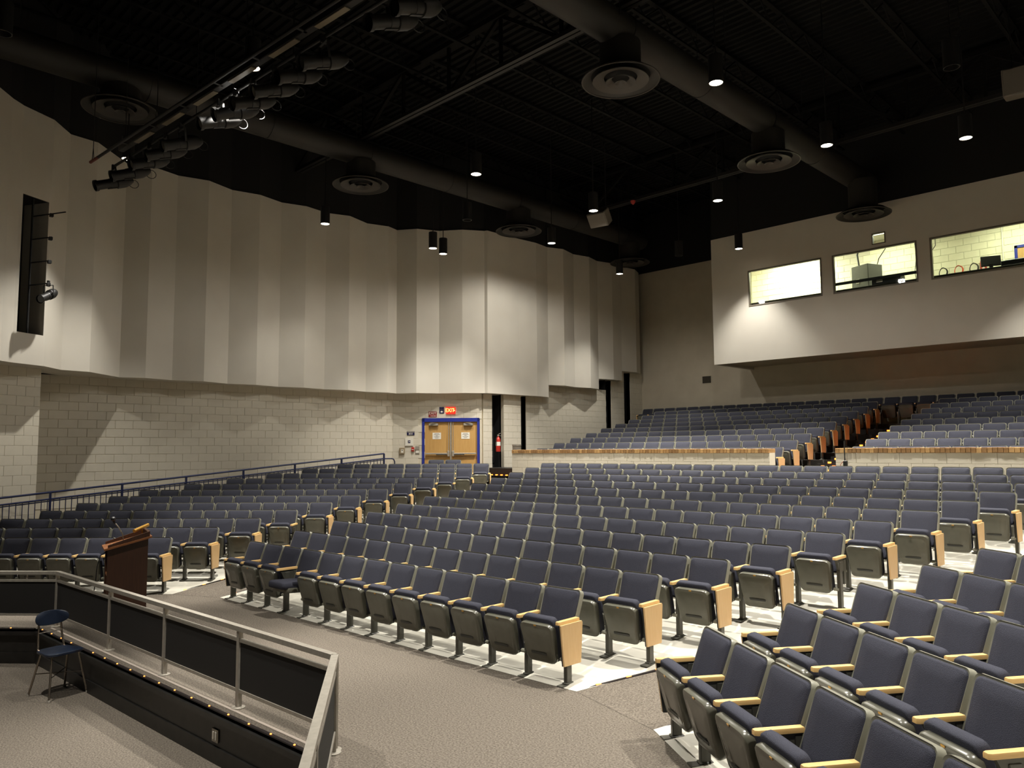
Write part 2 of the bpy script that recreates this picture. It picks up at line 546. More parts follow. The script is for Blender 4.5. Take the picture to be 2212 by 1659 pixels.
# two steps up at the left end of the cross aisle wall
for q, (y0, z) in enumerate([(18.0, 1.56), (18.4, 1.80)]):
    b = MB(); b.box(-20.0, -17.78, y0, y0 + (0.42 if q == 0 else 1.2), 1.1, z)
    b.build('step', M_BLACKW, floor, smooth=False)

# pit front wall: black boards with a worn nosing
pitw = empty('wall_pit', (0, 0, 0), kind='structure')
segs = [(PIT[0], PIT[1]), (PIT[1], PIT[2]), (PIT[2], PIT[3])]
for a, c in segs:
    a3 = Vector((*a, 0)); c3 = Vector((*c, 0)); d = (c3 - a3).normalized(); nn = Vector((-d.y, d.x, 0))
    b = MB(); b.obox(a3 + nn * 0.02 + Vector((0, 0, PIT_Z / 2 - 0.03)), c3 + nn * 0.02 + Vector((0, 0, PIT_Z / 2 - 0.03)), 0.04, -PIT_Z - 0.06)
    b.build('face_board', M_BLACKW, pitw, smooth=False)
    b = MB(); b.obox(a3 - nn * 0.004 + Vector((0, 0, PIT_Z + 0.075)), c3 - nn * 0.004 + Vector((0, 0, PIT_Z + 0.075)), 0.03, 0.15)
    b.build('skirting_board', M_BLACKW, pitw, smooth=False)
    b = MB(); b.obox(a3 - nn * 0.012 + Vector((0, 0, -0.055)), c3 - nn * 0.012 + Vector((0, 0, -0.055)), 0.05, 0.05)
    b.build('nosing', M_BLACKW, pitw, smooth=False)

def led_strip(name, pts, spacing, label, group, led=(0.06, 0.02, 0.012), hw=0.035, mled=M_LED, start=0.15):
    """a thin black housing with amber lamps along a polyline"""
    root = empty(name, pts[0], 0, label, 'light strip', group)
    o0 = Vector(pts[0])
    h = MB()
    P = [Vector(p) - o0 for p in pts]
    for a, c in zip(P[:-1], P[1:]):
        h.obox(a + Vector((0, 0, 0.006)), c + Vector((0, 0, 0.006)), hw, 0.012)
    h.build('housing', M_LEDB, root, smooth=False)
    lm = MB(); lm.cbox(-led[0] / 2, led[0] / 2, -led[1] / 2, led[1] / 2, 0, led[2], 0.003)
    lme = lm.mesh('led', mled)
    s = start
    for a, c in zip(P[:-1], P[1:]):
        L = (c - a).length; d = (c - a) / L
        while s < L:
            p = a + d * s
            lo = put('led', lme, root, p + Vector((0, 0, 0.008)), math.atan2(d.y, d.x))
            s += spacing
        s -= L
    return root

# lamps along the pit nosing
Z3 = 0.0
led_strip('nosing_light_strip', [(-16.1, -0.28, Z3), (-12.43, 3.02, Z3)], 0.37, 'amber light strip along the pit edge left of the chair', 'amber pit edge light strips', led=(0.016, 0.016, 0.012))
led_strip('nosing_light_strip', [(-12.40, 3.062, Z3), (-5.74, 3.395, Z3)], 0.37, 'amber light strip along the straight front pit edge below the railing', 'amber pit edge light strips', led=(0.016, 0.016, 0.012))

# lamps along the carpet edges of the raked seating
def aisle_line(fn):
    pts = []
    for i, k in enumerate(KK):
        p = fn(i, k); pts.append((p.x, p.y, ZSTEP * k + 0.004))
    return pts
led_strip('aisle_light_strip', aisle_line(lambda i, k: rowpt('centre', k, 1, EDGE + 0.02, 0.0)), 0.36, 'amber floor light strip along the right edge of the centre seating', 'amber aisle light strips')
led_strip('aisle_light_strip', aisle_line(lambda i, k: rowpt('centre', k, 0, EDGE + 0.02, 0.0)), 0.36, 'amber floor light strip along the left edge of the centre seating', 'amber aisle light strips')
led_strip('aisle_light_strip', aisle_line(lambda i, k: rowpt('left', k, 1, EDGE + 0.02, 0.0)), 0.36, 'amber floor light strip along the aisle edge of the left seating', 'amber aisle light strips')
led_strip('aisle_light_strip', aisle_line(lambda i, k: rowpt('right', k, 0, EDGE + 0.02, 0.0)), 0.36, 'amber floor light strip along the aisle edge of the right seating', 'amber aisle light strips')
for q, (y0, z) in enumerate(STEPS):
    if q == 0: continue
    led_strip('step_light_strip', [(-9.0, y0 + 0.03, z), (-7.6, y0 + 0.03, z)], 0.30, 'amber step light strip, %s step up the rear aisle' % ORD[q - 1], 'amber step light strips',
              led=(0.075, 0.06, 0.045), mled=M_LEDR, start=0.25)
led_strip('step_light_strip', [(-19.9, 18.02, 1.56), (-17.9, 18.02, 1.56)], 0.24, 'amber step light strip beside the black wall slot', 'amber step light strips', led=(0.07, 0.05, 0.035), mled=M_LEDR)

# ------------------------------------------------------------------ walls
S1 = 1.145; S2 = 1.145 * 1.02
ZP0, ZP1 = 4.42, 10.27
ZDECK = 12.9
G1 = [(-16.963, 3.352), (-17.172, 3.583), (-17.506, 4.204), (-18.07, 4.659), (-18.152, 5.229), (-19.017, 6.114), (-18.821, 6.626), (-19.002, 7.311),
      (-18.833, 8.019), (-19.1, 8.747), (-18.959, 9.462), (-19.148, 10.19), (-18.971, 10.862), (-19.113, 11.585), (-18.901, 12.234), (-19.175, 13.021),
      (-18.993, 13.676), (-19.137, 14.108), (-18.591, 14.459), (-18.301, 15.112), (-17.694, 15.535), (-17.325, 16.131), (-17.225, 16.16), (-17.221, 17.533),
      (-17.171, 18.338), (-17.285, 19.012)]
G1 = [(-15.4, 1.75), (-15.9, 2.1), (-16.35, 2.85)] + G1
G1 = [(x * S1, y * S1) for x, y in G1]
G3 = [(-16.938, 18.633), (-16.742, 19.211), (-16.951, 19.977), (-16.82, 20.676), (-16.996, 21.333)]
G4 = [(-16.996, 21.333), (-16.838, 21.991), (-16.907, 22.579)]
G5 = [(-16.907, 22.579), (-16.84, 23.397)]
G3, G4, G5 = [[(x * S2, y * S2) for x, y in g] for g in (G3, G4, G5)]
wl = empty('wall_left', (0, 0, 0), kind='structure')
def panel_run(pts, z0, z1, skip=()):
    for i in range(len(pts) - 1):
        if i in skip: continue
        a = Vector((*pts[i], 0)); c = Vector((*pts[i + 1], 0))
        d = (c - a).normalized(); out = Vector((-d.y, d.x, 0))      # away from the hall
        bb = MB()
        q = [a, c, c + out * 0.06, a + out * 0.06]
        bb.prism([(p.x, p.y) for p in q], z0, z1)
        fix_normals(bb.build('panel', M_PANEL, wl, smooth=False))
    # soffit behind the folded panels
    bb = MB(); vs = []
    for i, p in enumerate(pts):
        a = Vector((*pts[max(i - 1, 0)], 0)); c = Vector((*pts[min(i + 1, len(pts) - 1)], 0))
        d = (c - a).normalized(); out = Vector((-d.y, d.x, 0))
        vs += [(p[0], p[1], z0 + 0.002), (p[0] + out.x * 1.3, p[1] + out.y * 1.3, z0 + 0.002)]
    bb.add(vs, [(2 * i, 2 * i + 1, 2 * i + 3, 2 * i + 2) for i in range(len(pts) - 1)])
    bb.build('soffit', M_PANEL, wl, smooth=False)
    # black wall above, a hand behind
    bb = MB(); vs = []
    for i, p in enumerate(pts):
        a = Vector((*pts[max(i - 1, 0)], 0)); c = Vector((*pts[min(i + 1, len(pts) - 1)], 0))
        d = (c - a).normalized(); out = Vector((-d.y, d.x, 0))
        vs += [(p[0] + out.x * 0.05, p[1] + out.y * 0.05, z1 - 0.1), (p[0] + out.x * 0.05, p[1] + out.y * 0.05, ZDECK + 0.2)]
    bb.add(vs, [(2 * i, 2 * i + 1, 2 * i + 3, 2 * i + 2) for i in range(len(pts) - 1)])
    bb.build('black_upper_wall', M_BLACKWALL, wl, smooth=False)
SLOT = 4      # facet with the lighting slot
panel_run(G1, ZP0, ZP1, skip=(SLOT,))
panel_run(G3, 4.885, ZP1)
panel_run(G4, 5.317, ZP1)
panel_run(G5 + [(-19.95, 28.0)], 5.73, ZP1)
# step closures between the panel groups
for (p, z0, z1) in ((G3[0], ZP0, 4.885), (G4[0], 4.885, 5.317), (G5[0], 5.317, 5.73)):
    bb = MB(); bb.quad((p[0], p[1], z0), (p[0] - 1.2, p[1], z0), (p[0] - 1.2, p[1], z1 + 0.02), (p[0], p[1], z1 + 0.02))
    bb.build('panel_return', M_PANEL, wl, smooth=False)
# the facet with the dark lighting slot
a = Vector((*G1[SLOT], 0)); c = Vector((*G1[SLOT + 1], 0)); d = (c - a); L = d.length; d.normalize(); out = Vector((-d.y, d.x, 0))
def fpt(t, o=0.0): return a + d * (L * t) + out * o
SZ0, SZ1, ST0, ST1 = 5.12, 8.26, 0.10, 0.94
bb = MB()
for t0, t1, z0, z1 in ((0, ST0, ZP0, ZP1), (ST1, 1, ZP0, ZP1), (ST0, ST1, ZP0, SZ0), (ST0, ST1, SZ1, ZP1)):
    q = [fpt(t0), fpt(t1), fpt(t1, 0.06), fpt(t0, 0.06)]
    bb.prism([(p.x, p.y) for p in q], z0, z1)
fix_normals(bb.build('panel', M_PANEL, wl, smooth=False))
slot = MB()
p0, p1, p2, p3 = fpt(ST0, 0.02), fpt(ST1, 0.02), fpt(ST1, 0.75), fpt(ST0, 0.75)
for pa, pb in ((p3, p2), (p0, p3)):
    slot.quad((pa.x, pa.y, SZ0), (pb.x, pb.y, SZ0), (pb.x, pb.y, SZ1), (pa.x, pa.y, SZ1))
slot.quad((p0.x, p0.y, SZ0), (p1.x, p1.y, SZ0), (p2.x, p2.y, SZ0), (p3.x, p3.y, SZ0))
slot.quad((p0.x, p0.y, SZ1), (p1.x, p1.y, SZ1), (p2.x, p2.y, SZ1), (p3.x, p3.y, SZ1))
slot.build('slot_lining', M_BLACKWALL, wl, smooth=False)
jam = MB(); jam.quad((p1.x, p1.y, SZ0), (p2.x, p2.y, SZ0), (p2.x, p2.y, SZ1), (p1.x, p1.y, SZ1))
jam.build('slot_jamb', M_PANEL, wl, smooth=False)

# lower block walls: mortar backing with blocks laid on it
CH, CL = 0.2295, 0.459
blk = MB(); blk.cbox(0.003, CL - 0.003, -0.010, 0.03, 0.003, CH - 0.003, 0.003)
BLK_ME = blk.mesh('block', M_BLOCK, smooth=False)
blk = MB(); blk.cbox(0.003, CL / 2 - 0.005, -0.012, 0.03, 0.005, CH - 0.005, 0.004)
HALF_ME = blk.mesh('block', M_BLOCK, smooth=False)
def block_wall(parent, a, c, z0, z1, z_vis=None, clip=None, single=True, name='block_backing', me=None, hme=None, mort=None, back=True, x_vis=None, off=0):
    """a -> c in plan with the hall on the right-hand side of the direction; blocks from z_vis up"""
    a = Vector((*a, 0)); c = Vector((*c, 0)); L = (c - a).length; d = (c - a) / L
    ang = math.atan2(d.y, d.x)
    outn = Vector((-d.y, d.x, 0))
    if back:
        bb = MB()
        q = [a + outn * 0.0, c + outn * 0.0, c + outn * 0.2, a + outn * 0.2]
        bb.prism([(p.x, p.y) for p in q], z0, z1)
        fix_normals(bb.build(name, mort or M_MORTAR, parent, smooth=False))
    zz = z_vis if z_vis is not None else z0
    zc = z1 - CH * math.ceil((z1 - zz) / CH - 1e-6)
    rest = MB()
    r = 0
    while zc < z1 - 0.05:
        s = -CL / 2 if (r + off) % 2 else 0.0
        while s < L - 0.05:
            e = s + CL
            s0, e0 = max(s, 0.0), min(e, L)
            if e0 - s0 > 0.06:
                mid = (s0 + e0) / 2; zm = zc + CH / 2
                if clip is None or not clip(mid, zm):
                    sx = (e0 - s0) / CL
                    loc = a + d * s0
                    if single and (x_vis is None or x_vis(mid, zm)):
                        o = put('block', me or BLK_ME, parent, (loc.x, loc.y, zc), ang)
                        if abs(sx - 1) > 0.01: o.scale = (sx, 1, 1)
                    else:
                        t = MB(); t.cbox(0.005, (e0 - s0) - 0.005, -0.012, 0.03, 0.005, CH - 0.005, 0.004)
                        t.xf(Matrix.Translation((loc.x, loc.y, zc)) @ Matrix.Rotation(ang, 4, 'Z'))
                        rest.add(t.v, t.f)
            s += CL
        zc += CH; r += 1
    if rest.v:
        o = rest.build('block_courses', M_BLOCK, parent, smooth=False)
        o['kind'] = 'stuff'

XW = -22.35
block_wall(wl, (XW, 4.6), (XW, 16.33), -0.1, ZP0 + 0.02, z_vis=1.15, x_vis=lambda s, z: s > 4.0 and z > 1.6)
wl_p = empty('wall_pier', (0, 0, 0), kind='structure')
PB = Vector((-20.86, 4.96, 0)); pd = Vector((-0.43, 0.834, 0)).normalized()
PA = PB - pd * 3.6
block_wall(wl_p, (PA.x, PA.y), (PB.x, PB.y), -0.1, ZP0 + 0.02, z_vis=0.6, x_vis=lambda s, z: s > 1.7)
bb = MB(); bb.prism([(PB.x, PB.y), (XW - 0.2, PB.y - 0.1), (XW - 0.2, PB.y - 0.4), (PB.x + 0.05, PB.y - 0.3)], -0.1, ZP0 + 0.02)
fix_normals(bb.build('pier_return', M_BLOCK, wl_p, smooth=False))

# wall with the double door
wd = empty('wall_door', (0, 0, 0), kind='structure')
DW0 = Vector((XW, 16.33, 0)); DU = Vector((0.70627, 0.70794, 0)).normalized(); DN = Vector((DU.y, -DU.x, 0))   # DN towards the hall
DOOR_C = (Vector((-20.875, 17.78, 0)) - DW0).dot(DU)
DL, DR, DZ1 = DOOR_C - 1.03, DOOR_C + 1.03, 3.60
DLEN = 3.17
DW1 = DW0 + DU * DLEN
block_wall(wd, (DW0.x, DW0.y), (DW1.x, DW1.y), 0.9, ZP0 + 0.02, z_vis=1.1, back=False,
           clip=lambda s, z: DL < s < DR and z < DZ1)
bb = MB()
for s0, s1, z0, z1 in ((0, DL, 0.9, ZP0), (DR, DLEN, 0.9, ZP0), (DL, DR, DZ1, ZP0)):
    q = [DW0 + DU * s0, DW0 + DU * s1, DW0 + DU * s1 - DN * 0.2, DW0 + DU * s0 - DN * 0.2]
    bb.prism([(p.x, p.y) for p in q], z0, z1 + 0.02)
fix_normals(bb.build('block_backing', M_MORTAR, wd, smooth=False))

# rear part of the left wall with its black slots
XR = -20.1
wr = empty('wall_rear_left', (0, 0, 0), kind='structure')
YR = [DW1.y + 0.05, 19.06, 19.53, 20.42, 20.82, 25.68, 26.04, 26.95, 27.40, 28.28]
zt_of = lambda y: 4.45 if y < 21.7 else (4.9 if y < 24.9 else (5.35 if y < 26.3 else 5.76))
for q in range(0, 9, 2):
    y0, y1 = YR[q], YR[q + 1]
    zt = 4.9 if q == 4 else zt_of((y0 + y1) / 2)
    xo = 0.12 if q in (2,) else 0.0
    block_wall(wr, (XR + xo, y0), (XR + xo, y1), 1.0, zt, z_vis=1.5, single=True)
for q in range(1, 9, 2):
    y0, y1 = YR[q], YR[q + 1]; zt = zt_of((y0 + y1) / 2)
    bb = MB(); bb.box(XR - 0.5, XR - 0.4, y0 - 0.3, y1 + 0.3, 1.3, zt)
    bb.box(XR - 0.42, XR - 0.02, y0 - 0.03, y0, 1.3, zt); bb.box(XR - 0.42, XR - 0.02, y1, y1 + 0.03, 1.3, zt)
    bb.build('dark_recess', M_BLACKWALL, wr, smooth=False)

# back wall and the control booth hanging from it
YBK = 28.28; YB = 25.53; ZB = 5.53; XB = -14.85
wb = empty('wall_back', (0, 0, 0), kind='structure')
bb = MB(); bb.box(-20.3, 3.2, YBK, YBK + 0.2, 1.0, ZP1); bb.build('painted_wall', M_BACKWALL, wb, smooth=False)
bb = MB(); bb.box(-24.5, 5.2, YBK + 0.02, YBK + 0.2, ZP1, ZDECK + 0.2); bb.build('black_upper_wall', M_BLACKWALL, wb, smooth=False)
WX = [(-13.38, -10.69), (-10.32, -7.69), (-7.32, -4.66), (-4.30, -1.65)]
WZ0, WZ1 = 7.53, 8.84
SQ = (-9.02, -8.60, 8.95, 9.32)
wbo = empty('wall_booth', (0, 0, 0), kind='structure')
bb = MB()
T = 0.16
xs = [XB] + [x for p in WX for x in p] + [2.0]
bb.box(XB, 2.0, YB, YB + T, ZB, WZ0)
for q in range(0, len(xs), 2):
    bb.box(xs[q], xs[q + 1], YB, YB + T, WZ0, WZ1)
bb.box(XB, SQ[0], YB, YB + T, WZ1, ZP1); bb.box(SQ[1], 2.0, YB, YB + T, WZ1, ZP1)
bb.box(SQ[0], SQ[1], YB, YB + T, WZ1, SQ[2]); bb.box(SQ[0], SQ[1], YB, YB + T, SQ[3], ZP1)
bb.build('booth_front', M_PANEL, wbo, smooth=False)
bb = MB(); bb.box(XB, XB + 0.16, YB + T, YBK, ZB, ZP1); bb.build('wall_booth_side', M_PANEL, None, smooth=False)['kind'] = 'structure'
bb = MB(); bb.box(XB, 2.0, YB + T, YBK, ZB + 0.1, ZB + 0.25); bb.build('wall_booth_underside', M_BACKWALL, None, smooth=False)['kind'] = 'structure'
bb = MB(); bb.box(XB + 0.02, 2.0, YB + 0.03, YB + 0.2, ZP1, ZDECK + 0.2); bb.build('black_upper_wall', M_BLACKWALL, wbo, smooth=False)
bb = MB(); bb.box(XB + 0.02, XB + 0.2, YB + 0.2, YBK, ZP1, ZDECK + 0.2); bb.build('wall_booth_upper_side', M_BLACKWALL, None, smooth=False)['kind'] = 'structure'
# booth interior shell
IZ0, IZ1, IY1 = 6.55, 9.75, 28.22
bb = MB(); bb.box(XB + 0.16, 2.0, YB + T, IY1, IZ0 - 0.05, IZ0); bb.build('floor_booth', M_DCONC, None, smooth=False)['kind'] = 'structure'
bb = MB(); bb.box(XB + 0.16, 2.0, YB + T, IY1, IZ1, IZ1 + 0.05); bb.build('ceiling_booth', M_WHITE, None, smooth=False)['kind'] = 'structure'
bb = MB(); bb.box(XB + 0.16, XB + 0.18, YB + T, IY1, IZ0, IZ1); bb.build('wall_booth_end', M_BOOTHW, None, smooth=False)['kind'] = 'structure'
bb = MB(); bb.box(XB + 0.16, 2.0, YB + T, YB + T + 0.01, IZ0, WZ0); bb.build('booth_sill_wall', M_BOOTHW, wbo, smooth=False)
bb = MB(); bb.cbox(0.005, CL - 0.005, -0.01, 0.02, 0.005, CH - 0.005, 0.004); BBLK = bb.mesh('block', M_BOOTHW, smooth=False)
wbb = empty('wall_booth_back', (0, 0, 0), kind='structure')
block_wall(wbb, (XB + 0.2, IY1), (2.0, IY1), IZ0, IZ1, z_vis=7.2, me=BBLK, mort=M_BOOTHM, x_vis=lambda s, z: 4.4 < s < 12.0 and z < 9.5)
for q, (x0, x1) in enumerate(WX + [(SQ[0], SQ[1])]):
    z0, z1 = (WZ0, WZ1) if q < 4 else (SQ[2], SQ[3])
    wn = empty('window_%d' % (q + 1), ((x0 + x1) / 2, YB, z0), kind='structure')
    f = MB(); t = 0.045 if q < 4 else 0.03; hx = (x1 - x0) / 2; h = z1 - z0
    f.box(-hx, hx, -0.015, 0.10, 0, t); f.box(-hx, hx, -0.015, 0.10, h - t, h)
    f.box(-hx, -hx + t, -0.015, 0.10, t, h - t); f.box(hx - t, hx, -0.015, 0.10, t, h - t)
    f.build('frame', M_WINFR, wn, smooth=False)
    g = MB(); g.box(-hx + t, hx - t, 0.05, 0.056, t, h - t); g.build('pane', M_GLASS, wn, smooth=False)
    if q == 1:
        bar = MB(); bar.box(-hx + 0.02, hx - 0.0, 0.12, 0.17, 0.30, 0.39)
        bar.build('black_crossbar', M_BLK, wn, smooth=False)

# the sides the camera does not see, so that light bounces as in a closed hall
wrt = empty('wall_right', (0, 0, 0), kind='structure')
bb = MB(); bb.box(4.4, 4.6, -4, 28.3, -0.2, ZP1); bb.build('painted_wall', M_PANEL, wrt, smooth=False)
bb = MB(); bb.box(4.4, 4.6, -4, 28.3, ZP1, ZDECK + 0.2); bb.build('black_upper_wall', M_BLACKWALL, wrt, smooth=False)
wf = empty('wall_front', (0, 0, 0), kind='structure')
bb = MB(); bb.box(-25, 4.6, -4.2, -4.0, -0.6, ZDECK + 0.2); bb.build('black_proscenium', M_BLACKWALL, wf, smooth=False)
bb = MB(); bb.box(-25.2, -25, -4.2, 5, -0.2, ZDECK + 0.2); bb.build('side_wall', M_PANEL, wf, smooth=False)

# low wall along the cross aisle, brick cap on painted block
def low_wall(name, x0, x1, lab):
    lw = empty(name, (0, 0, 0), kind='structure')
    zt = 2.315
    bb = MB(); bb.box(x0, x1, Y_LEDGE, Y_LEDGE + 0.28, Z_CROSS - 0.1, zt); bb.build('block_backing', M_MORTAR, lw, smooth=False)
    block_wall(lw, (x1, Y_LEDGE), (x0, Y_LEDGE), Z_CROSS, zt, back=False) if False else None
    # blocks face the stage (-y): lay them from left to right
    zc = zt - CH; r = 0
    while zc > Z_CROSS - 0.2:
        s = x0 - (CL / 2 if r % 2 else 0)
        while s < x1 - 0.05:
            s0, e0 = max(s, x0), min(s + CL, x1)
            if e0 - s0 > 0.06:
                o = put('block', BLK_ME, lw, (s0, Y_LEDGE - 0.0, zc)); o.scale = ((e0 - s0) / CL, 1, 1)
            s += CL
        zc -= CH; r += 1
    # end return facing the aisle
    bw = 0.0945
    nb = int((x1 - x0) / bw)
    bw = (x1 - x0) / nb
    br = MB(); br.cbox(0.004, bw - 0.004, -0.03, 0.31, 0.0, 0.105, 0.005)
    bmes = [br.mesh('brick', mm, smooth=False) for mm in M_BRICKS]
    rr = random.Random(3)
    for q in range(nb):
        o = put('brick', bmes[rr.choice([0, 0, 1, 1, 2])], lw, (x0 + q * bw, Y_LEDGE + rr.uniform(-0.006, 0.004), zt + rr.uniform(-0.004, 0.002)))
    return lw
low_wall('wall_low_left', -17.74, -8.87, '')
low_wall('wall_low_right', -7.27, 1.0, '')

# ------------------------------------------------------------------ ceiling: deck, girders, joists
ceil = empty('ceiling', (0, 0, 0), kind='structure')
bb = MB()
vs = []; fs = []
y = -4.2; pts = []
while y < 28.6:
    pts += [(y, ZDECK), (y + 0.09, ZDECK), (y + 0.12, ZDECK + 0.07), (y + 0.20, ZDECK + 0.07)]
    y += 0.23
for (yy, zz) in pts:
    vs += [(-25.2, yy, zz), (4.8, yy, zz)]
fs = [(2 * i, 2 * i + 1, 2 * i + 3, 2 * i + 2) for i in range(len(pts) - 1)]
bb.add(vs, fs); bb.build('corrugated_deck', M_DECK, ceil, smooth=False)
for gy in (2.1, 12.2, 22.4):
    zb, zt = 11.4, 12.7
    ch = MB(); ch.obox((-22.5, gy - 0.07, zb), (4.3, gy - 0.07, zb), 0.10, 0.10); ch.obox((-22.5, gy + 0.07, zb), (4.3, gy + 0.07, zb), 0.10, 0.10)
    g = ch.build('girder_bottom_chord', M_STEEL, ceil, smooth=False)
    ch = MB(); ch.obox((-22.5, gy, zt), (4.3, gy, zt), 0.2, 0.12); ch.build('girder_top_chord', M_JOIST, ceil, smooth=False)
    x = -22.0; up = True
    while x < 4.0:
        wbm = MB(); wbm.obox((x, gy, zb if up else zt), (x + 1.9, gy, zt if up else zb), 0.09, 0.09)
        wbm.build('girder_web', M_JOIST, ceil, smooth=False)
        wbm = MB(); wbm.obox((x + 1.9, gy, zb), (x + 1.9, gy, zt), 0.07, 0.07); wbm.build('girder_post', M_JOIST, ceil, smooth=False)
        x += 1.9; up = not up
for q in range(14):
    x = -21.2 + 1.9 * q
    j = MB()
    j.obox((x, -3, 12.84), (x, 28, 12.84), 0.12, 0.06); j.obox((x, -3, 12.35), (x, 28, 12.35), 0.08, 0.05)
    yy = -2.6; up = True
    while yy < 27.6:
        j.obox((x, yy, 12.36 if up else 12.83), (x, yy + 0.6, 12.83 if up else 12.36), 0.03, 0.03)
        yy += 0.6; up = not up
    j.build('bar_joist', M_JOIST, ceil, smooth=False)

# ducts
def duct(x, y0, y1, lab):
    root = empty('air_duct', (x, y0, 10.98), 0, lab, 'duct', 'round ceiling air ducts')
    r = 0.36; L = y1 - y0
    t = MB(); t.tube([(0, 0, 0), (0, L, 0)], r, 28); t.build('duct_pipe', M_DUCT, root)
    s = 1.0
    while s < L - 0.3:
        c = MB(); c.tube([(0, s, 0), (0, s + 0.035, 0)], r + 0.012, 28); c.build('joint_band', M_STEEL, root)
        s += 3.05
    s = 1.4
    while s < L:
        h = MB()
        for sx in (-1, 1):
            h.obox((sx * (r + 0.01), s, 0), (sx * (r + 0.01), s, 1.85), 0.012, 0.012)
        h.build('hanger_strap', M_STEEL, root, smooth=False); s += 4.1
    return root
duct(-18.3, 2.2, 25.9, 'long round dark duct running above the left wall')
duct(-9.1, 2.2, 25.5, 'long round dark duct running above the centre seating to the booth')
def diffuser(x, y, z, lab, ztop=10.7):
    root = empty('ceiling_diffuser', (x, y, z), 0, lab, 'diffuser', 'round ceiling diffusers')
    prof_o = [(0.60, 0.10), (0.70, 0.05), (0.79, 0.0), (0.795, 0.012), (0.71, 0.075), (0.62, 0.13)]
    t = MB(); t.lathe(prof_o, 48); t.build('outer_cone', M_DUCT, root)
    t = MB(); t.lathe([(0.77, -0.004), (0.795, -0.008), (0.80, 0.012)], 48); t.build('rim', M_DIFF, root)
    for k, (ri, ro, zz) in enumerate([(0.34, 0.57, -0.005), (0.18, 0.30, -0.03), (0.0, 0.12, -0.045)]):
        t = MB(); t.lathe([(max(ri, 0.002), zz + 0.07), (ro - 0.03, zz + 0.015), (ro, zz), (ro + 0.005, zz + 0.012), (max(ri, 0.002), zz + 0.085)], 40)
        t.build('inner_cone', M_DIFF, root)
    t = MB(); t.lathe([(0.42, 0.09), (0.42, ztop - z)], 32); t.build('neck', M_DUCT, root)
    t = MB(); t.lathe([(0.001, 0.14), (0.62, 0.14)], 32); t.build('dark_throat', M_BLACKWALL, root)
    return root
diffuser(-18.3, 5.70, 10.22, 'round grey ceiling diffuser behind the stage light bar, top left')
diffuser(-18.3, 12.19, 10.03, 'round grey ceiling diffuser over the left wall, second from the left')
diffuser(-18.3, 18.67, 9.97, 'round grey ceiling diffuser beside the door bay, third along the left wall')
diffuser(-18.3, 25.10, 9.94, 'round grey ceiling diffuser in the rear left corner')
diffuser(-9.1, 12.29, 9.92, 'largest round grey ceiling diffuser, nearest on the centre duct')
diffuser(-9.1, 18.69, 9.91, 'round grey ceiling diffuser halfway along the centre duct')
diffuser(-8.79, 24.3, 9.64, 'round grey ceiling diffuser in front of the control booth')

# house lights: cylinder pendants
hs = MB(); hs.lathe([(0.135, 0.0), (0.135, 0.52), (0.02, 0.53)], 24, capt=True); hs.lathe([(0.135, 0.0), (0.122, 0.0), (0.112, 0.10)], 24)
HS = hs.mesh('housing', M_HOUSING)
ln = MB(); ln.lathe([(0.122, 0.008), (0.06, 0.02), (0.002, 0.024)], 24); LN = ln.mesh('lens', M_LAMP)
lo_ = MB(); lo_.lathe([(0.128, 0.002), (0.122, 0.004), (0.11, 0.14), (0.05, 0.2), (0.002, 0.21)], 24); LNO = lo_.mesh('reflector', M_LAMPOFF)
def pendant(x, y, lab, lit=True, z=9.15, power=1.0, top=ZDECK, wide=0.0):
    root = empty('pendant_light', (x, y, z), 0, lab, 'light', 'cylinder pendant house lights')
    put('housing', HS, root)
    s = MB(); s.tube([(0, 0, 0.52), (0, 0, top - z)], 0.014, 6); s.build('stem', M_HOUSING, root)
    if lit:
        put('lens', LN, root)
        l = bpy.data.lights.new('bulb', 'SPOT'); l.energy = LAMP_W * power; l.color = LAMP_COL
        l.spot_size = math.radians(84); l.spot_blend = 0.7; l.shadow_soft_size = 0.06
        o = bpy.data.objects.new('bulb', l); C.objects.link(o); o.parent = root; o.location = (0, 0, -0.04)
        if wide:  # extra wide spot, added to brighten the upper wall panels
            l2 = bpy.data.lights.new('wide_fill', 'SPOT'); l2.energy = LAMP_W * wide; l2.color = LAMP_COL
            l2.spot_size = math.radians(172); l2.spot_blend = 0.35; l2.shadow_soft_size = 0.12
            o = bpy.data.objects.new('wide_fill', l2); C.objects.link(o); o.parent = root; o.location = (0, 0, -0.04)
    else:
        put('reflector', LNO, root)
    return root
pendant(-14.11, 2.60, 'unlit pendant light at the far upper left edge', False)
pendant(-18.38, 5.92, 'lit pendant light glowing behind the left half of the stage light bar', power=0.3, top=10.64)
pendant(-12.39, 5.99, 'lit pendant light glowing behind the middle of the stage light bar')
pendant(-19.73, 11.91, 'lit black pendant light against the striped left wall', power=0.07)
pendant(-18.82, 15.28, 'lit black pendant light, higher of the two hung close together', power=0.2, z=8.85)
pendant(-19.14, 15.97, 'lit black pendant light, lower of the two hung close together', power=0.2, z=8.85)
pendant(-13.55, 12.35, 'lit pendant light just right of the left duct', wide=0.08)
pendant(-16.53, 14.71, 'unlit pendant light in front of the door bay', False)
pendant(-16.53, 18.40, 'lit pendant light right of the door bay diffuser', power=0.7, wide=0.10)
pendant(-13.40, 16.70, 'lit pendant light in front of the small hanging square speaker', wide=0.09)
pendant(-17.70, 23.60, 'lit pendant light under the rear left corner diffuser', power=0.2)
pendant(-14.56, 22.86, 'unlit pendant light near the booth corner', False)
pendant(-10.48, 18.45, 'lit pendant light left of the halfway centre duct diffuser', wide=0.06)
pendant(-6.98, 12.35, 'lit pendant light below the centre duct, brightest and largest')
pendant(-6.79, 16.77, 'lit pendant light to the right of the centre duct')
pendant(-4.49, 18.56, 'lit pendant light at the right above the booth windows')
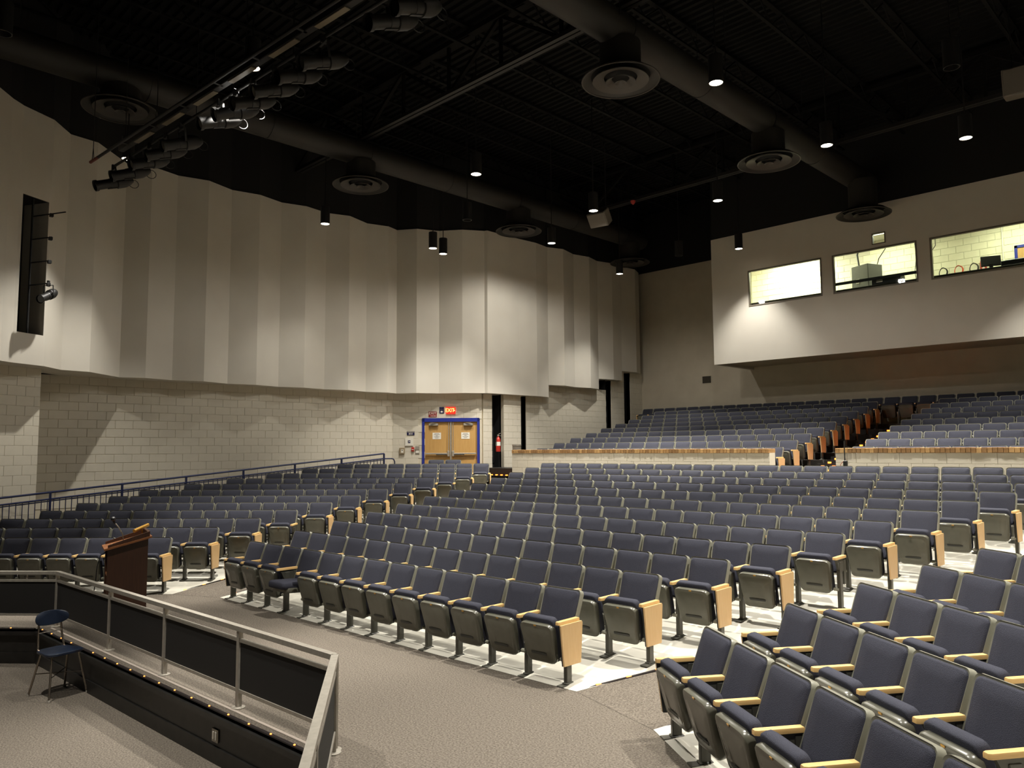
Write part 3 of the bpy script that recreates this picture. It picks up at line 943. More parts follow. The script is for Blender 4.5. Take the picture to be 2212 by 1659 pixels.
pendant(-3.75, 14.85, 'unlit pendant light at the upper right', False)
pendant(-13.10, 24.40, 'lit black pendant light in front of the booth corner', power=0.2, z=9.40)
# house lights beyond the frame
for (x, y, pw, wh) in ((-17.6, 1.6, 0.25, 'near the front of the left wall'), (-9.6, 1.2, 0.5, 'above the pit'), (-4.2, 2.6, 0.5, 'above the right end of the pit railing'),
                       (-6.2, 7.4, 0.9, 'above the front of the centre block'), (-1.5, 9.5, 1.0, 'above the right block'), (-0.7, 16.7, 0.9, 'above the right cross aisle'),
                       (-4.2, 23.5, 0.3, 'in front of the right booth windows'), (1.5, 18.4, 0.5, 'by the rear right wall'), (0.5, 4.6, 0.5, 'above the front right corner')):
    pendant(x, y, 'lit pendant light outside the view, %s' % wh, power=pw)

# hanging speakers under the second girder
def hang_box(name, c, size, rz, tilt, lab, m_):
    root = empty(name, c, rz, lab, 'speaker')
    t = MB(); t.cbox(-size[0] / 2, size[0] / 2, -size[1] / 2, size[1] / 2, -size[2] / 2, size[2] / 2, 0.02)
    t.xf(Matrix.Rotation(tilt, 4, 'X')); t.build('cabinet', m_, root)
    t = MB(); t.cbox(-size[0] / 2 + 0.03, size[0] / 2 - 0.03, -size[1] / 2 - 0.012, -size[1] / 2 + 0.01, -size[2] / 2 + 0.03, size[2] / 2 - 0.03, 0.004)
    t.xf(Matrix.Rotation(tilt, 4, 'X')); t.build('grille', m_, root)
    t = MB()
    for sx in (-1, 1):
        t.obox((sx * size[0] * 0.35, 0, size[2] * 0.3), (sx * size[0] * 0.35, 0, ZDECK + 0.02 - c[2]), 0.02, 0.02)
    t.build('hanger', M_STEEL, root, smooth=False)
    return root
M_SPKG = mat('dark_grey_speaker', col(92, 86, 78), 0.6)
hang_box('hanging_speaker', (-13.9, 17.6, 9.25), (0.60, 0.35, 0.45), math.radians(10), math.radians(38), 'small square grey speaker hung behind a lit pendant light', M_SPKG)
hang_box('hanging_speaker', (-3.45, 20.3, 10.75), (1.25, 0.6, 0.62), math.radians(6), math.radians(10), 'wide dark grey speaker box hung at the right edge', M_SPKG)
t = empty('alarm_light', (-16.05, 22.28, 11.28), 0, 'small red fixture under the second ceiling girder', 'light')
q = MB(); q.lathe([(0.10, 0.06), (0.07, -0.02), (0.02, -0.07)], 12, capb=False, capt=True); q.build('red_dome', M_RED, t)
q = MB(); q.lathe([(0.11, 0.06), (0.11, 0.10)], 12, capt=True); q.build('base', M_STEEL, t)

# ------------------------------------------------------------------ stage lighting bar
PY = lambda x: 4.93 + (x + 17.58) * 0.058
bar = empty('lighting_bar', (-17.58, 4.93, 8.6), math.atan(0.058), 'long dark pipe batten with cable raceway hung above the seating', 'lighting bar')
LB = 11.2
t = MB(); t.tube([(0, 0, 0), (LB, 0, 0)], 0.03, 10); t.build('pipe', M_STEEL, bar)
t = MB(); t.tube([(-0.02, 0, 0), (0.42, 0, 0)], 0.032, 10); t.build('pipe_end', M_CLOTHP, bar)
t = MB(); t.cbox(1.0, LB, 0.16, 0.28, 0.02, 0.16, 0.01); t.build('raceway', M_STEEL, bar, smooth=False)
x = 1.5
while x < LB:
    t = MB(); t.obox((x, 0.0, 0.03), (x, 0.22, 0.03), 0.05, 0.02); t.build('raceway_bracket', M_STEEL, bar, smooth=False)
    t = MB(); t.cbox(x + 0.25, x + 1.0, 0.17, 0.27, 0.0, 0.02, 0.004); t.build('raceway_shine', mat('raceway_shine_tan', col(120, 110, 92), 0.4), bar, smooth=False)  # paler strips stand in for the bright reflections along the raceway
    x += 1.25
for x in (0.12, 3.2, 6.4, 9.6):
    t = MB()
    t.tube([(x - 0.05, 0, 0.03), (x, 0, 0.28)], 0.008, 5); t.tube([(x + 0.05, 0, 0.03), (x, 0, 0.28)], 0.008, 5); t.tube([(x, 0, 0.28), (x, 0, 4.2)], 0.008, 5)
    t.build('hanger_rod', M_STEEL, bar, smooth=False)

# one ellipsoidal stage light: origin at the clamp on the pipe, pointing along -y and down
def stage_light_meshes(L=0.80, r=0.11):
    ax = Vector((0, -math.cos(math.radians(22)), -math.sin(math.radians(22))))
    c = Vector((0, 0.03, -0.34))
    f = c + ax * 0.42
    me = {}
    t = MB(); t.tube([c + ax * 0.08, c + ax * 0.36, c + ax * 0.365, c + ax * 0.42], [r * 0.9, r * 0.9, r * 1.08, r * 1.08], 20, caps=False)
    t.tube([c + ax * 0.42, c + ax * 0.40], [r * 1.0, r * 0.98], 20, caps=False); me['lens_tube'] = t.mesh('lens_tube', M_HOUSING)
    t = MB(); t.tube([c + ax * 0.385, c + ax * 0.39], [r * 0.9, r * 0.9], 20); me['lens'] = t.mesh('lens', mat('dark_lens', col(10, 12, 14), 0.08))
    t = MB(); t.tube([c + ax * 0.10, c - ax * 0.02, c - ax * 0.03, c - ax * 0.20, c - ax * 0.30, c - ax * 0.38], [r * 0.95, r * 1.0, r * 1.22, r * 1.22, r * 0.95, r * 0.5], 20); me['reflector_housing'] = t.mesh('reflector_housing', M_HOUSING)
    t = MB(); t.obox((-r * 1.3, 0.03, -0.34), (-r * 1.3, 0.0, -0.08), 0.012, 0.035, (0, 1, 0)); t.obox((r * 1.3, 0.03, -0.34), (r * 1.3, 0.0, -0.08), 0.012, 0.035, (0, 1, 0))
    t.obox((-r * 1.36, 0, -0.08), (r * 1.36, 0, -0.08), 0.035, 0.012); me['yoke'] = t.mesh('yoke', M_STEEL, smooth=False)
    t = MB(); t.cbox(-0.025, 0.025, -0.045, 0.045, -0.08, 0.05, 0.006); me['clamp'] = t.mesh('clamp', M_STEEL, smooth=False)
    e = c - ax * 0.38
    pts = [e + Vector((0.02, 0.02 + 0.10 * math.sin(a), -0.09 + 0.09 * math.cos(a))) for a in [k * 2 * math.pi / 14 for k in range(15)]]
    t = MB(); t.tube(pts, 0.007, 5, caps=False); me['cable_loop'] = t.mesh('cable_loop', M_STEEL)
    t = MB(); t.obox(c + ax * 0.14 + Vector((0, 0, -r)), c - ax * 0.25 + Vector((0, 0, -r - 0.02)), 0.05, 0.015); me['cooling_rail'] = t.mesh('cooling_rail', M_STEEL, smooth=False)
    return me
SLM = stage_light_meshes()
lx = [-17.72, -16.86, -15.95, -15.22, -14.55, -13.10, -12.55, -11.98, -11.32, -10.65, -9.98, -8.40, -7.9]
words = ['leftmost', 'second', 'third', 'fourth', 'fifth', 'sixth', 'seventh', 'eighth', 'ninth', 'tenth', 'eleventh', 'twelfth', 'last']
for q, x in enumerate(lx):
    lab = ('black ellipsoidal stage light, %s from the left on the ceiling bar' % words[q]) if q else 'black ellipsoidal stage light at the left end of the ceiling bar'
    if q == len(lx) - 1: lab = 'black ellipsoidal stage light at the right end of the ceiling bar'
    root = empty('stage_light', (x + 0.25, PY(x + 0.25) + 0.42, 8.57), 0, lab, 'stage light', 'ellipsoidal stage lights on the bar')
    root.rotation_euler = (0, 0, math.radians(random.uniform(-8, 8)))
    for nm, me in SLM.items(): put(nm, me, root)
# a second pipe carries the lights
bar2 = empty('lighting_bar', (-17.75, PY(-17.5) + 0.42, 8.6), math.atan(0.058), 'second dark pipe that carries the row of stage lights', 'lighting bar')
t = MB(); t.tube([(0.3, 0, 0), (LB, 0, 0)], 0.028, 10); t.build('pipe', M_STEEL, bar2)
for x in (0.8, 4.0, 7.2, 10.4):
    t = MB(); t.tube([(x, 0, 0.02), (x, 0, 4.2)], 0.008, 5); t.build('hanger_rod', M_STEEL, bar2, smooth=False)

# boom and light in the left wall slot
sp = fpt(0.55, 0.12)
boom = empty('boom_pipe', (sp.x, sp.y, SZ0), 0, 'dark vertical boom pipe with side arms inside the wall slot', 'lighting bar')
t = MB(); t.tube([(0, 0, 0), (0, 0, SZ1 - SZ0)], 0.024, 8); t.build('pipe', M_STEEL, boom)
arm_d = (R_ * 0.9 + Vector((0.25, -0.2, 0))); arm_d.z = 0; arm_d.normalize()
for zz, l in ((2.72, 1.0), (2.18, 0.62), (1.64, 0.62), (1.12, 0.62)):
    t = MB(); t.tube([(0, 0, zz), tuple(arm_d * l + Vector((0, 0, zz)))], 0.015, 6); t.build('side_arm', M_STEEL, boom)
    t = MB(); pz = arm_d * min(l, 0.58) + Vector((0, 0, zz - 0.02)); t.cbox(pz.x - 0.04, pz.x + 0.04, pz.y - 0.04, pz.y + 0.04, pz.z - 0.05, pz.z + 0.03, 0.01); t.build('clamp', M_STEEL, boom, smooth=False)
pz = Vector((sp.x, sp.y, SZ0 + 1.12)) + arm_d * 0.58
root = empty('stage_light', (pz.x, pz.y, pz.z + 0.02), math.radians(35), 'short dark stage light hanging from the boom in the wall slot', 'stage light')
for nm, me in SLM.items():
    if nm != 'cable_loop': put(nm, me, root)
for ch in root.children: ch.scale = (0.85, 0.62, 0.85)

# ------------------------------------------------------------------ control booth contents
def fluor(x, y, lab, powr=1.0):
    root = empty('booth_light', (x, y, IZ1), 0, lab, 'light', 'fluorescent lights in the booth')
    t = MB(); t.cbox(-0.62, 0.62, -0.15, 0.15, -0.06, 0.0, 0.01); t.build('fixture', M_WHITE, root, smooth=False)
    t = MB(); t.cbox(-0.6, 0.6, -0.12, 0.12, -0.075, -0.058, 0.004); t.build('diffuser', M_TUBE, root, smooth=False)
    l = bpy.data.lights.new('tube', 'AREA'); l.shape = 'RECTANGLE'; l.size = 1.15; l.size_y = 0.22; l.energy = BOOTH_W * powr; l.color = (0.97, 1.0, 0.74)
    o = bpy.data.objects.new('tube', l); C.objects.link(o); o.parent = root; o.location = (0, 0, -0.09)
fluor(-12.6, 27.2, 'fluorescent ceiling light inside the booth behind the left window', 4.0)
fluor(-9.2, 27.0, 'fluorescent ceiling light inside the booth behind the middle window')
fluor(-5.4, 27.0, 'fluorescent ceiling light inside the booth behind the right window')
fluor(-1.8, 27.0, 'fluorescent ceiling light at the far right inside the booth')
# counter below the windows
ct = empty('booth_counter', (-8.0, 26.05, IZ0), 0, 'long dark counter under the booth windows', 'counter')
t = MB(); t.cbox(-6.0, 7.0, -0.34, 0.34, 1.08, 1.13, 0.01); t.build('counter_top', M_DCONC, ct, smooth=False)
for x in (-5.5, -2.5, 0.5, 3.5, 6.5):
    t = MB(); t.box(x - 0.03, x + 0.03, -0.25, 0.25, 0, 1.08); t.build('counter_leg', M_BLK, ct, smooth=False)
# equipment rack
rk = empty('equipment_rack', (-9.66, 26.75, IZ0), math.radians(-24), 'tall grey equipment rack behind the middle booth window', 'rack')
t = MB(); t.cbox(-0.36, 0.36, -0.32, 0.32, 0, 2.02, 0.015); t.build('cabinet', M_RACK, rk, smooth=False)
for zz, m_ in ((1.72, M_ALU), (1.36, M_WHITE), (0.98, M_GREY)):
    t = MB(); t.cbox(-0.365, -0.355, -0.26, 0.26, zz, zz + 0.2, 0.003); t.build('rack_unit', m_, rk, smooth=False)
    t = MB(); t.cbox(-0.368, -0.355, -0.26, 0.26, zz - 0.08, zz - 0.01, 0.003); t.build('rack_gap', M_BLK, rk, smooth=False)
for yy, zz in ((-0.12, 1.82), (0.1, 1.80)):
    t = MB(); t.lathe([(0.05, 0), (0.05, 0.02), (0.02, 0.025)], 10, capt=True); t.xf(Matrix.Translation((-0.365, yy, zz)) @ Matrix.Rotation(math.radians(-90), 4, 'Y')); t.build('dial', M_BLK, rk)
t = MB(); t.cbox(-0.16, -0.02, -0.328, -0.315, 1.40, 1.56, 0.003); t.build('sticker', M_WHITE, rk, smooth=False)
t = MB(); t.cbox(-0.13, -0.05, -0.332, -0.325, 1.44, 1.52, 0.002); t.build('sticker_print', mat('brown_print', col(180, 110, 80), 0.6), rk, smooth=False)
t = empty('equipment_case', (-10.15, 26.9, IZ0), 0, 'low grey cabinet left of the equipment rack', 'cabinet')
q = MB(); q.cbox(-0.3, 0.3, -0.3, 0.3, 0, 1.30, 0.015); q.build('body', M_RACK, t, smooth=False)
q = MB(); q.cbox(-0.26, 0.26, -0.312, -0.298, 0.1, 1.2, 0.004); q.build('door', M_RACK, t, smooth=False)
t = empty('mixer_deck', (-8.75, 26.05, IZ0 + 1.13), 0, 'black audio unit on the counter right of the rack', 'audio unit')
q = MB(); q.cbox(-0.45, 0.45, -0.2, 0.2, 0, 0.26, 0.01); q.build('body', M_BLK, t, smooth=False)
q = MB(); q.cbox(-0.3, -0.1, -0.21, -0.195, 0.08, 0.18, 0.004); q.build('display', M_LAMPOFF, t, smooth=False)
# cables
def cable(name, pts, r, m_, lab):
    t = MB(); t.tube(pts, r, 6); o = t.build(name, m_, None); tag(o, lab, 'cable'); return o
cable('hanging_cable', [(-8.55, 28.12, 9.76), (-8.52, 28.12, 9.3), (-8.5, 28.12, 8.9), (-8.56, 28.1, 8.4), (-8.5, 28.1, 7.9), (-8.6, 28.1, 7.5), (-8.75, 28.1, 7.3)], 0.012, M_BLK, 'thin black cable hanging down the booth back wall')
cable('hanging_cable', [(-9.9, 26.75, 8.55), (-9.95, 26.75, 9.0), (-9.85, 26.75, 9.4), (-9.9, 26.8, 9.74)], 0.03, M_BLK, 'thick black cable bundle rising from the rack')
cable('hanging_cable', [(-9.35, 26.85, 8.57), (-9.3, 26.9, 8.8), (-9.1, 26.95, 9.1), (-9.05, 27.0, 9.74)], 0.014, M_BLK, 'black cable curving up from the right of the rack')
cable('hanging_cable', [(-8.4, 27.8, 9.76), (-8.38, 27.8, 9.1), (-8.2, 27.8, 8.95), (-8.05, 27.8, 9.1), (-7.9, 27.8, 8.98), (-7.8, 27.8, 9.12), (-7.8, 27.8, 9.76)], 0.012, M_BLK, 'looped black cable near the middle window top')
def coil(x, m_, lab):
    pts = [(0.13 * math.cos(a) , -0.03 + 0.02 * math.sin(3 * a), 0.16 * math.sin(a)) for a in [k * 2 * math.pi / 18 for k in range(19)]]
    root = empty('coiled_cable', (x, 27.9, 8.17), 0, lab, 'cable', 'coiled cables on the booth wall')
    for s in (0, 1, 2):
        t = MB(); t.tube([(p[0] * (1 - 0.06 * s), p[1] - 0.02 * s, p[2]) for p in pts], 0.012, 5, caps=False); t.build('loop', m_, root)
    t = MB(); t.tube([(0, 0.3, 0.17), (0, -0.08, 0.17)], 0.01, 5); t.build('hook', M_STEEL, root)
coil(-7.62, M_BLK, 'coiled black cable, leftmost behind the right booth window')
coil(-7.16, M_ORANGE, 'coiled orange cable on the booth wall')
coil(-6.72, M_BLK, 'coiled black cable right of the orange one')
# monitor
mo = empty('monitor', (-5.85, 26.15, IZ0 + 1.13), math.radians(20), 'black flat monitor on the counter behind the right booth window', 'monitor')
q = MB(); q.cbox(-0.26, 0.26, -0.02, 0.03, 0.14, 0.46, 0.008); q.xf(Matrix.Rotation(math.radians(-12), 4, 'X')); q.build('screen', M_BLK, mo, smooth=False)
q = MB(); q.cbox(-0.05, 0.05, 0.0, 0.06, 0, 0.2, 0.005); q.cbox(-0.12, 0.12, -0.1, 0.1, 0, 0.02, 0.005); q.build('stand', M_BLK, mo, smooth=False)
t = empty('lighting_console', (-5.15, 26.15, IZ0 + 1.13), 0, 'low black lighting console beside the booth monitor', 'console')
q = MB(); q.cbox(-0.4, 0.4, -0.25, 0.25, 0, 0.18, 0.01); q.build('body', M_BLK, t, smooth=False)
q = MB(); q.cbox(-0.36, 0.36, 0.1, 0.22, 0.17, 0.26, 0.01); q.build('meter_bridge', M_BLK, t, smooth=False)
# extinguisher sign
t = empty('extinguisher_sign', (-6.52, 28.16, 8.27), 0, 'red and white arrow sign on the booth back wall', 'sign')
q = MB(); q.cbox(-0.09, 0.09, -0.006, 0.006, -0.17, 0.17, 0.002); q.build('plate', M_RED, t, smooth=False)
q = MB(); q.box(-0.025, 0.025, -0.010, -0.006, -0.06, 0.13); q.add([(-0.06, -0.010, -0.06), (0.06, -0.010, -0.06), (0, -0.010, -0.13)], [(0, 1, 2)]); q.build('arrow', M_WHITE, t, smooth=False)
# booth door with blue frame
bd = empty('door_2', (-5.12, 28.16, IZ0), kind='structure')
q = MB(); q.box(-0.52, -0.44, -0.03, 0.05, 0, 2.2); q.box(0.44, 0.52, -0.03, 0.05, 0, 2.2); q.box(-0.52, 0.52, -0.03, 0.05, 2.12, 2.2); q.build('frame', M_BLUED, bd, smooth=False)
q = MB(); q.box(-0.44, 0.44, -0.01, 0.03, 0, 2.12); q.build('leaf', M_DOORW, bd, smooth=False)
q = MB(); q.tube([(0.36, -0.06, 1.0), (0.26, -0.06, 1.0)], 0.012, 6); q.build('handle', M_ALU, bd)
t = MB(); t.tube([(-5.95, 28.15, IZ0), (-5.95, 28.15, IZ1)], 0.02, 6); tag(t.build('conduit', M_WHITE), 'thin vertical conduit on the booth back wall', 'conduit')

# grille low on the back wall
t = empty('wall_speaker', (-16.81, YBK, 5.27), 0, 'small dark square grille on the back wall below the booth', 'speaker')
q = MB(); q.box(-0.23, 0.23, -0.02, 0.0, -0.17, 0.17); q.build('frame', M_BACKWALL, t, smooth=False)
q = MB(); q.box(-0.20, 0.20, -0.026, -0.018, -0.145, 0.145); q.build('grille', M_SPK, t, smooth=False)

# ------------------------------------------------------------------ double door and what hangs round it
def onwall(s, z, off=0.0): p = DW0 + DU * s + DN * off; return (p.x, p.y, z)
DANG = math.atan2(DU.y, DU.x)
dr = empty('door_1', onwall(DOOR_C, Z_CROSS), DANG, kind='structure')
FW_, DH = 1.02, 2.36
q = MB(); q.box(-FW_, -FW_ + 0.085, -0.03, 0.12, 0, DH); q.box(FW_ - 0.085, FW_, -0.03, 0.12, 0, DH); q.box(-FW_, FW_, -0.03, 0.12, DH - 0.13, DH)
q.build('frame', M_BLUED, dr, smooth=False)
q = MB(); q.box(-0.025, 0.025, -0.01, 0.06, 0, DH - 0.13); q.build('mullion', M_ALU, dr, smooth=False)
for sx in (-1, 1):
    x0, x1 = (0.028, FW_ - 0.088) if sx > 0 else (-FW_ + 0.088, -0.028)
    lf = empty('leaf', (0, 0, 0)); lf.parent = dr
    q = MB(); q.box(x0, x1, 0.03, 0.07, 0.01, DH - 0.135); q.build('panel', M_DOORW, lf, smooth=False)
    q = MB(); q.cbox(min(sx * 0.08, sx * 0.9), max(sx * 0.08, sx * 0.9), -0.05, 0.0, 1.075, 1.125, 0.008); q.build('push_bar', M_ALU, lf, smooth=False)
    q = MB(); q.cbox(min(sx * 0.09, sx * 0.48), max(sx * 0.09, sx * 0.48), -0.055, 0.01, 1.05, 1.082, 0.005) if sx > 0 else q.cbox(-0.52, -0.14, -0.055, 0.01, 1.05, 1.082, 0.005); q.build('bar_strip', M_BLK, lf, smooth=False)
    q = MB(); q.cbox(min(sx * 0.045, sx * 0.12), max(sx * 0.045, sx * 0.12), -0.06, 0.03, 1.0, 1.2, 0.01); q.build('latch_box', M_GREY, lf, smooth=False)
    q = MB(); q.tube([(sx * 0.08, -0.02, 1.2), (sx * 0.08, -0.02, DH - 0.16)], 0.012, 6); q.build('latch_rod', M_ALU, lf)
    q = MB(); q.cbox(min(sx * 0.45, sx * 0.78), max(sx * 0.45, sx * 0.78), -0.05, 0.03, DH - 0.27, DH - 0.19, 0.01); q.build('closer', M_GREY, lf, smooth=False)
    q = MB(); q.obox((sx * 0.5, -0.04, DH - 0.185), (sx * 0.72, -0.10, DH - 0.16), 0.025, 0.012); q.build('closer_arm', M_GREY, lf, smooth=False)
def wall_thing(name, s, z, lab, cat, group=None, off=0.014):
    return empty(name, onwall(s, z, off), DANG, lab, cat, group)
def plate(root, nm, w_, h_, m_, d0=-0.012, d1=0.0, x=0, z=0, ch=0.002):
    q = MB(); q.cbox(x - w_ / 2, x + w_ / 2, d0, d1, z - h_ / 2, z + h_ / 2, ch); return q.build(nm, m_, root, smooth=False)
FRONT = Matrix.Rotation(math.radians(90), 4, 'X')
sof = lambda px: (Vector((px[0], px[1], 0)) - DW0).dot(DU)
for (p, side) in (((-21.247, 17.442, 2.93), 'left'), ((-20.526, 18.162, 2.935), 'right')):
    t = empty('paper_notice', onwall(sof(p), p[2], -0.028), DANG, 'white printed notice taped to the %s door leaf' % side, 'notice', 'notices on the double door')
    plate(t, 'sheet', 0.30, 0.23, M_PAPER, -0.003, 0.0, ch=0.0005)
    for r, wl_ in enumerate((0.17, 0.22, 0.08, 0.2, 0.12)):
        plate(t, 'text_line', wl_, 0.014, M_INK, -0.0045, -0.003, 0, 0.08 - r * 0.038, 0.0003)
t = wall_thing('exit_sign', sof((-20.841, 17.741)), 3.83, 'glowing red and amber EXIT sign above the right door leaf', 'exit sign')
plate(t, 'box', 0.34, 0.24, M_EXITR, -0.05, 0.0, ch=0.01)
text_mesh('EXIT', 0.155, M_EXITG, 'lettering', t, Matrix.Translation((-0.025, -0.054, 0)) @ FRONT @ Matrix.Diagonal((1.0, 1.25, 1, 1)), 0.003)
q = MB(); q.add([(0.115, -0.056, 0.035), (0.115, -0.056, -0.035), (0.158, -0.056, 0)], [(0, 1, 2)]); q.build('arrow', M_EXITG, t, smooth=False)
t = wall_thing('exit_placard', sof((-21.302, 17.295)), 3.70, 'dark red EXIT placard with arrow above the left door leaf', 'sign')
plate(t, 'plate', 0.29, 0.20, M_DRED)
text_mesh('EXIT', 0.13, M_PAPER, 'lettering', t, Matrix.Translation((0, -0.014, 0.03)) @ FRONT, 0.001)
q = MB(); q.box(-0.08, 0.08, -0.015, -0.012, -0.07, -0.058); q.add([(0.08, -0.0145, -0.044), (0.08, -0.0145, -0.084), (0.12, -0.0145, -0.064)], [(0, 1, 2)]); q.build('arrow', M_PAPER, t, smooth=False)
t = wall_thing('info_sign', sof((-21.066, 17.513)), 3.84, 'small upright navy sign between the two EXIT signs', 'sign')
plate(t, 'plate', 0.165, 0.225, M_NAVYS)
for zz, ww in ((0.07, 0.02), (0.03, 0.11), (0.01, 0.11)): plate(t, 'text_line', ww, 0.008, M_INK, -0.0135, -0.012, 0, zz, 0.0003)
q = MB(); q.add([(0.045 * math.cos(math.radians(a)), -0.0135, -0.07 + 0.045 * math.sin(math.radians(a))) for a in range(0, 181, 20)] + [(0, -0.0135, -0.085)], [tuple(range(11))]); q.build('emblem', M_PAPER, t, smooth=False)
t = wall_thing('room_sign', sof((-21.89, 16.784)), 3.03, 'navy room number sign reading 850', 'sign')
plate(t, 'plate', 0.27, 0.14, M_NAVYS); plate(t, 'top_strip', 0.25, 0.035, M_GREY, -0.014, -0.012, 0, 0.045, 0.0003)
text_mesh('850', 0.095, M_PAPER, 'lettering', t, Matrix.Translation((0, -0.014, -0.022)) @ FRONT, 0.001)
t = wall_thing('wall_panel', sof((-21.945, 16.766)), 2.72, 'white square wall panel under the room number sign', 'panel')
plate(t, 'plate', 0.29, 0.27, M_WHITE, -0.03, 0.0); plate(t, 'label', 0.09, 0.09, M_NAVYS, -0.033, -0.03, 0, 0.01, 0.0005); plate(t, 'label_window', 0.06, 0.02, M_PAPER, -0.035, -0.033, 0.01, 0.01, 0.0005)
t = wall_thing('phone_box', sof((-22.152, 16.62)), 2.41, 'tan wall box with small display left of the door', 'wall box')
plate(t, 'box', 0.19, 0.22, mat('tan_box', col(150, 134, 106), 0.5), -0.06, 0.0, ch=0.01); plate(t, 'display', 0.09, 0.12, M_WHITE, -0.065, -0.06, 0.01, -0.01); plate(t, 'screen', 0.04, 0.03, M_BLK, -0.067, -0.065, 0.01, 0.02, 0.0005)
t = wall_thing('fire_alarm_pull', sof((-21.87, 16.874)), 2.46, 'small red fire alarm pull box left of the door', 'fire alarm')
plate(t, 'box', 0.10, 0.15, M_RED, -0.05, 0.0, ch=0.01); plate(t, 'handle', 0.07, 0.025, M_WHITE, -0.06, -0.05, 0, -0.01)
t = wall_thing('paper_holder', sof((-21.755, 16.985)), 2.43, 'clear grey leaflet holder beside the blue door frame', 'holder')
plate(t, 'back', 0.15, 0.28, M_GREY, -0.01, 0.0); plate(t, 'sheet', 0.12, 0.16, M_PAPER, -0.02, -0.01, 0, -0.02); plate(t, 'front', 0.15, 0.08, M_GREY, -0.04, -0.02, 0, 0.06)
# fire extinguisher in the first black slot
fe = empty('fire_extinguisher', (-19.95, 19.22, 2.35), math.radians(90), 'red fire extinguisher hanging in front of the black wall slot', 'fire extinguisher')
q = MB(); q.lathe([(0.002, 0.0), (0.08, 0.01), (0.085, 0.04), (0.085, 0.42), (0.06, 0.5), (0.028, 0.53), (0.028, 0.56)], 18, capt=True); q.build('cylinder', M_RED, fe)
q = MB(); q.lathe([(0.0865, 0.22), (0.0865, 0.36)], 18); q.build('label_band', M_PAPER, fe)
q = MB(); q.cbox(-0.03, 0.03, -0.02, 0.02, 0.56, 0.61, 0.005); q.obox((0, 0, 0.6), (0.17, 0.0, 0.56), 0.02, 0.012); q.obox((0, 0, 0.63), (0.13, 0, 0.67), 0.02, 0.012); q.build('valve_handle', M_ALU, fe, smooth=False)
q = MB(); q.tube([(-0.02, 0, 0.58), (-0.09, 0, 0.5), (-0.10, 0, 0.35), (-0.09, 0, 0.22)], 0.012, 6); q.build('hose', M_BLK, fe)
q = MB(); q.box(-0.03, 0.03, 0.08, 0.16, 0.3, 0.5); q.build('bracket', M_STEEL, fe, smooth=False)
t = empty('trash_can', (-18.55, 18.75, 1.80), 0, 'grey cylinder bin standing behind the low brick-capped wall', 'bin')
q = MB(); q.lathe([(0.002, 0), (0.13, 0.0), (0.15, 0.78), (0.155, 0.80), (0.135, 0.80), (0.12, 0.05)], 18); q.build('body', M_GREY, t)
q = MB(); q.lathe([(0.158, 0.76), (0.158, 0.80)], 18); q.build('rim', M_ALU, t)

# ------------------------------------------------------------------ blue ramp railing
XRL = -20.2
def rtop(y): return 2.33 - (14.43 - y) * 0.0865
rr_ = empty('ramp_railing', (XRL, 3.4, ramp_z(3.4)), 0, 'long blue metal railing rising along the ramp by the left wall', 'railing')
o0 = Vector(rr_.location)
def RP(y, dz): return Vector((XRL, y, rtop(y) + dz)) - o0
for dz, r in ((0, 0.024), (-0.155, 0.022), (-0.20, 0.014), (-0.95, 0.018)):
    q = MB(); q.tube([RP(3.4, dz), RP(14.43, dz)], r, 8); q.build('rail', M_BLUE, rr_)
y = 14.43
while y > 3.4:
    q = MB(); q.obox(RP(y, 0.0), RP(y, -1.06), 0.045, 0.045, (0, 1, 0)); q.build('post', M_BLUE, rr_, smooth=False)
    y -= 1.555
bal = MB(); bal.box(-0.008, 0.008, -0.008, 0.008, -0.95, -0.16); BAL = bal.mesh('baluster', M_BLUE, smooth=False)
y = 14.3
while y > 3.5:
    put('baluster', BAL, rr_, RP(y, 0.0)); y -= 0.125
q = MB()
q.tube([RP(14.43, -0.16), RP(14.43, -0.16) + Vector((0.02, 0.28, 0)), RP(14.43, -0.18) + Vector((0.02, 0.36, 0)), RP(14.43, -0.26) + Vector((0.02, 0.40, 0)), RP(14.43, -0.95) + Vector((0.02, 0.40, 0))], 0.02, 8)
q.build('return_loop', M_BLUE, rr_)

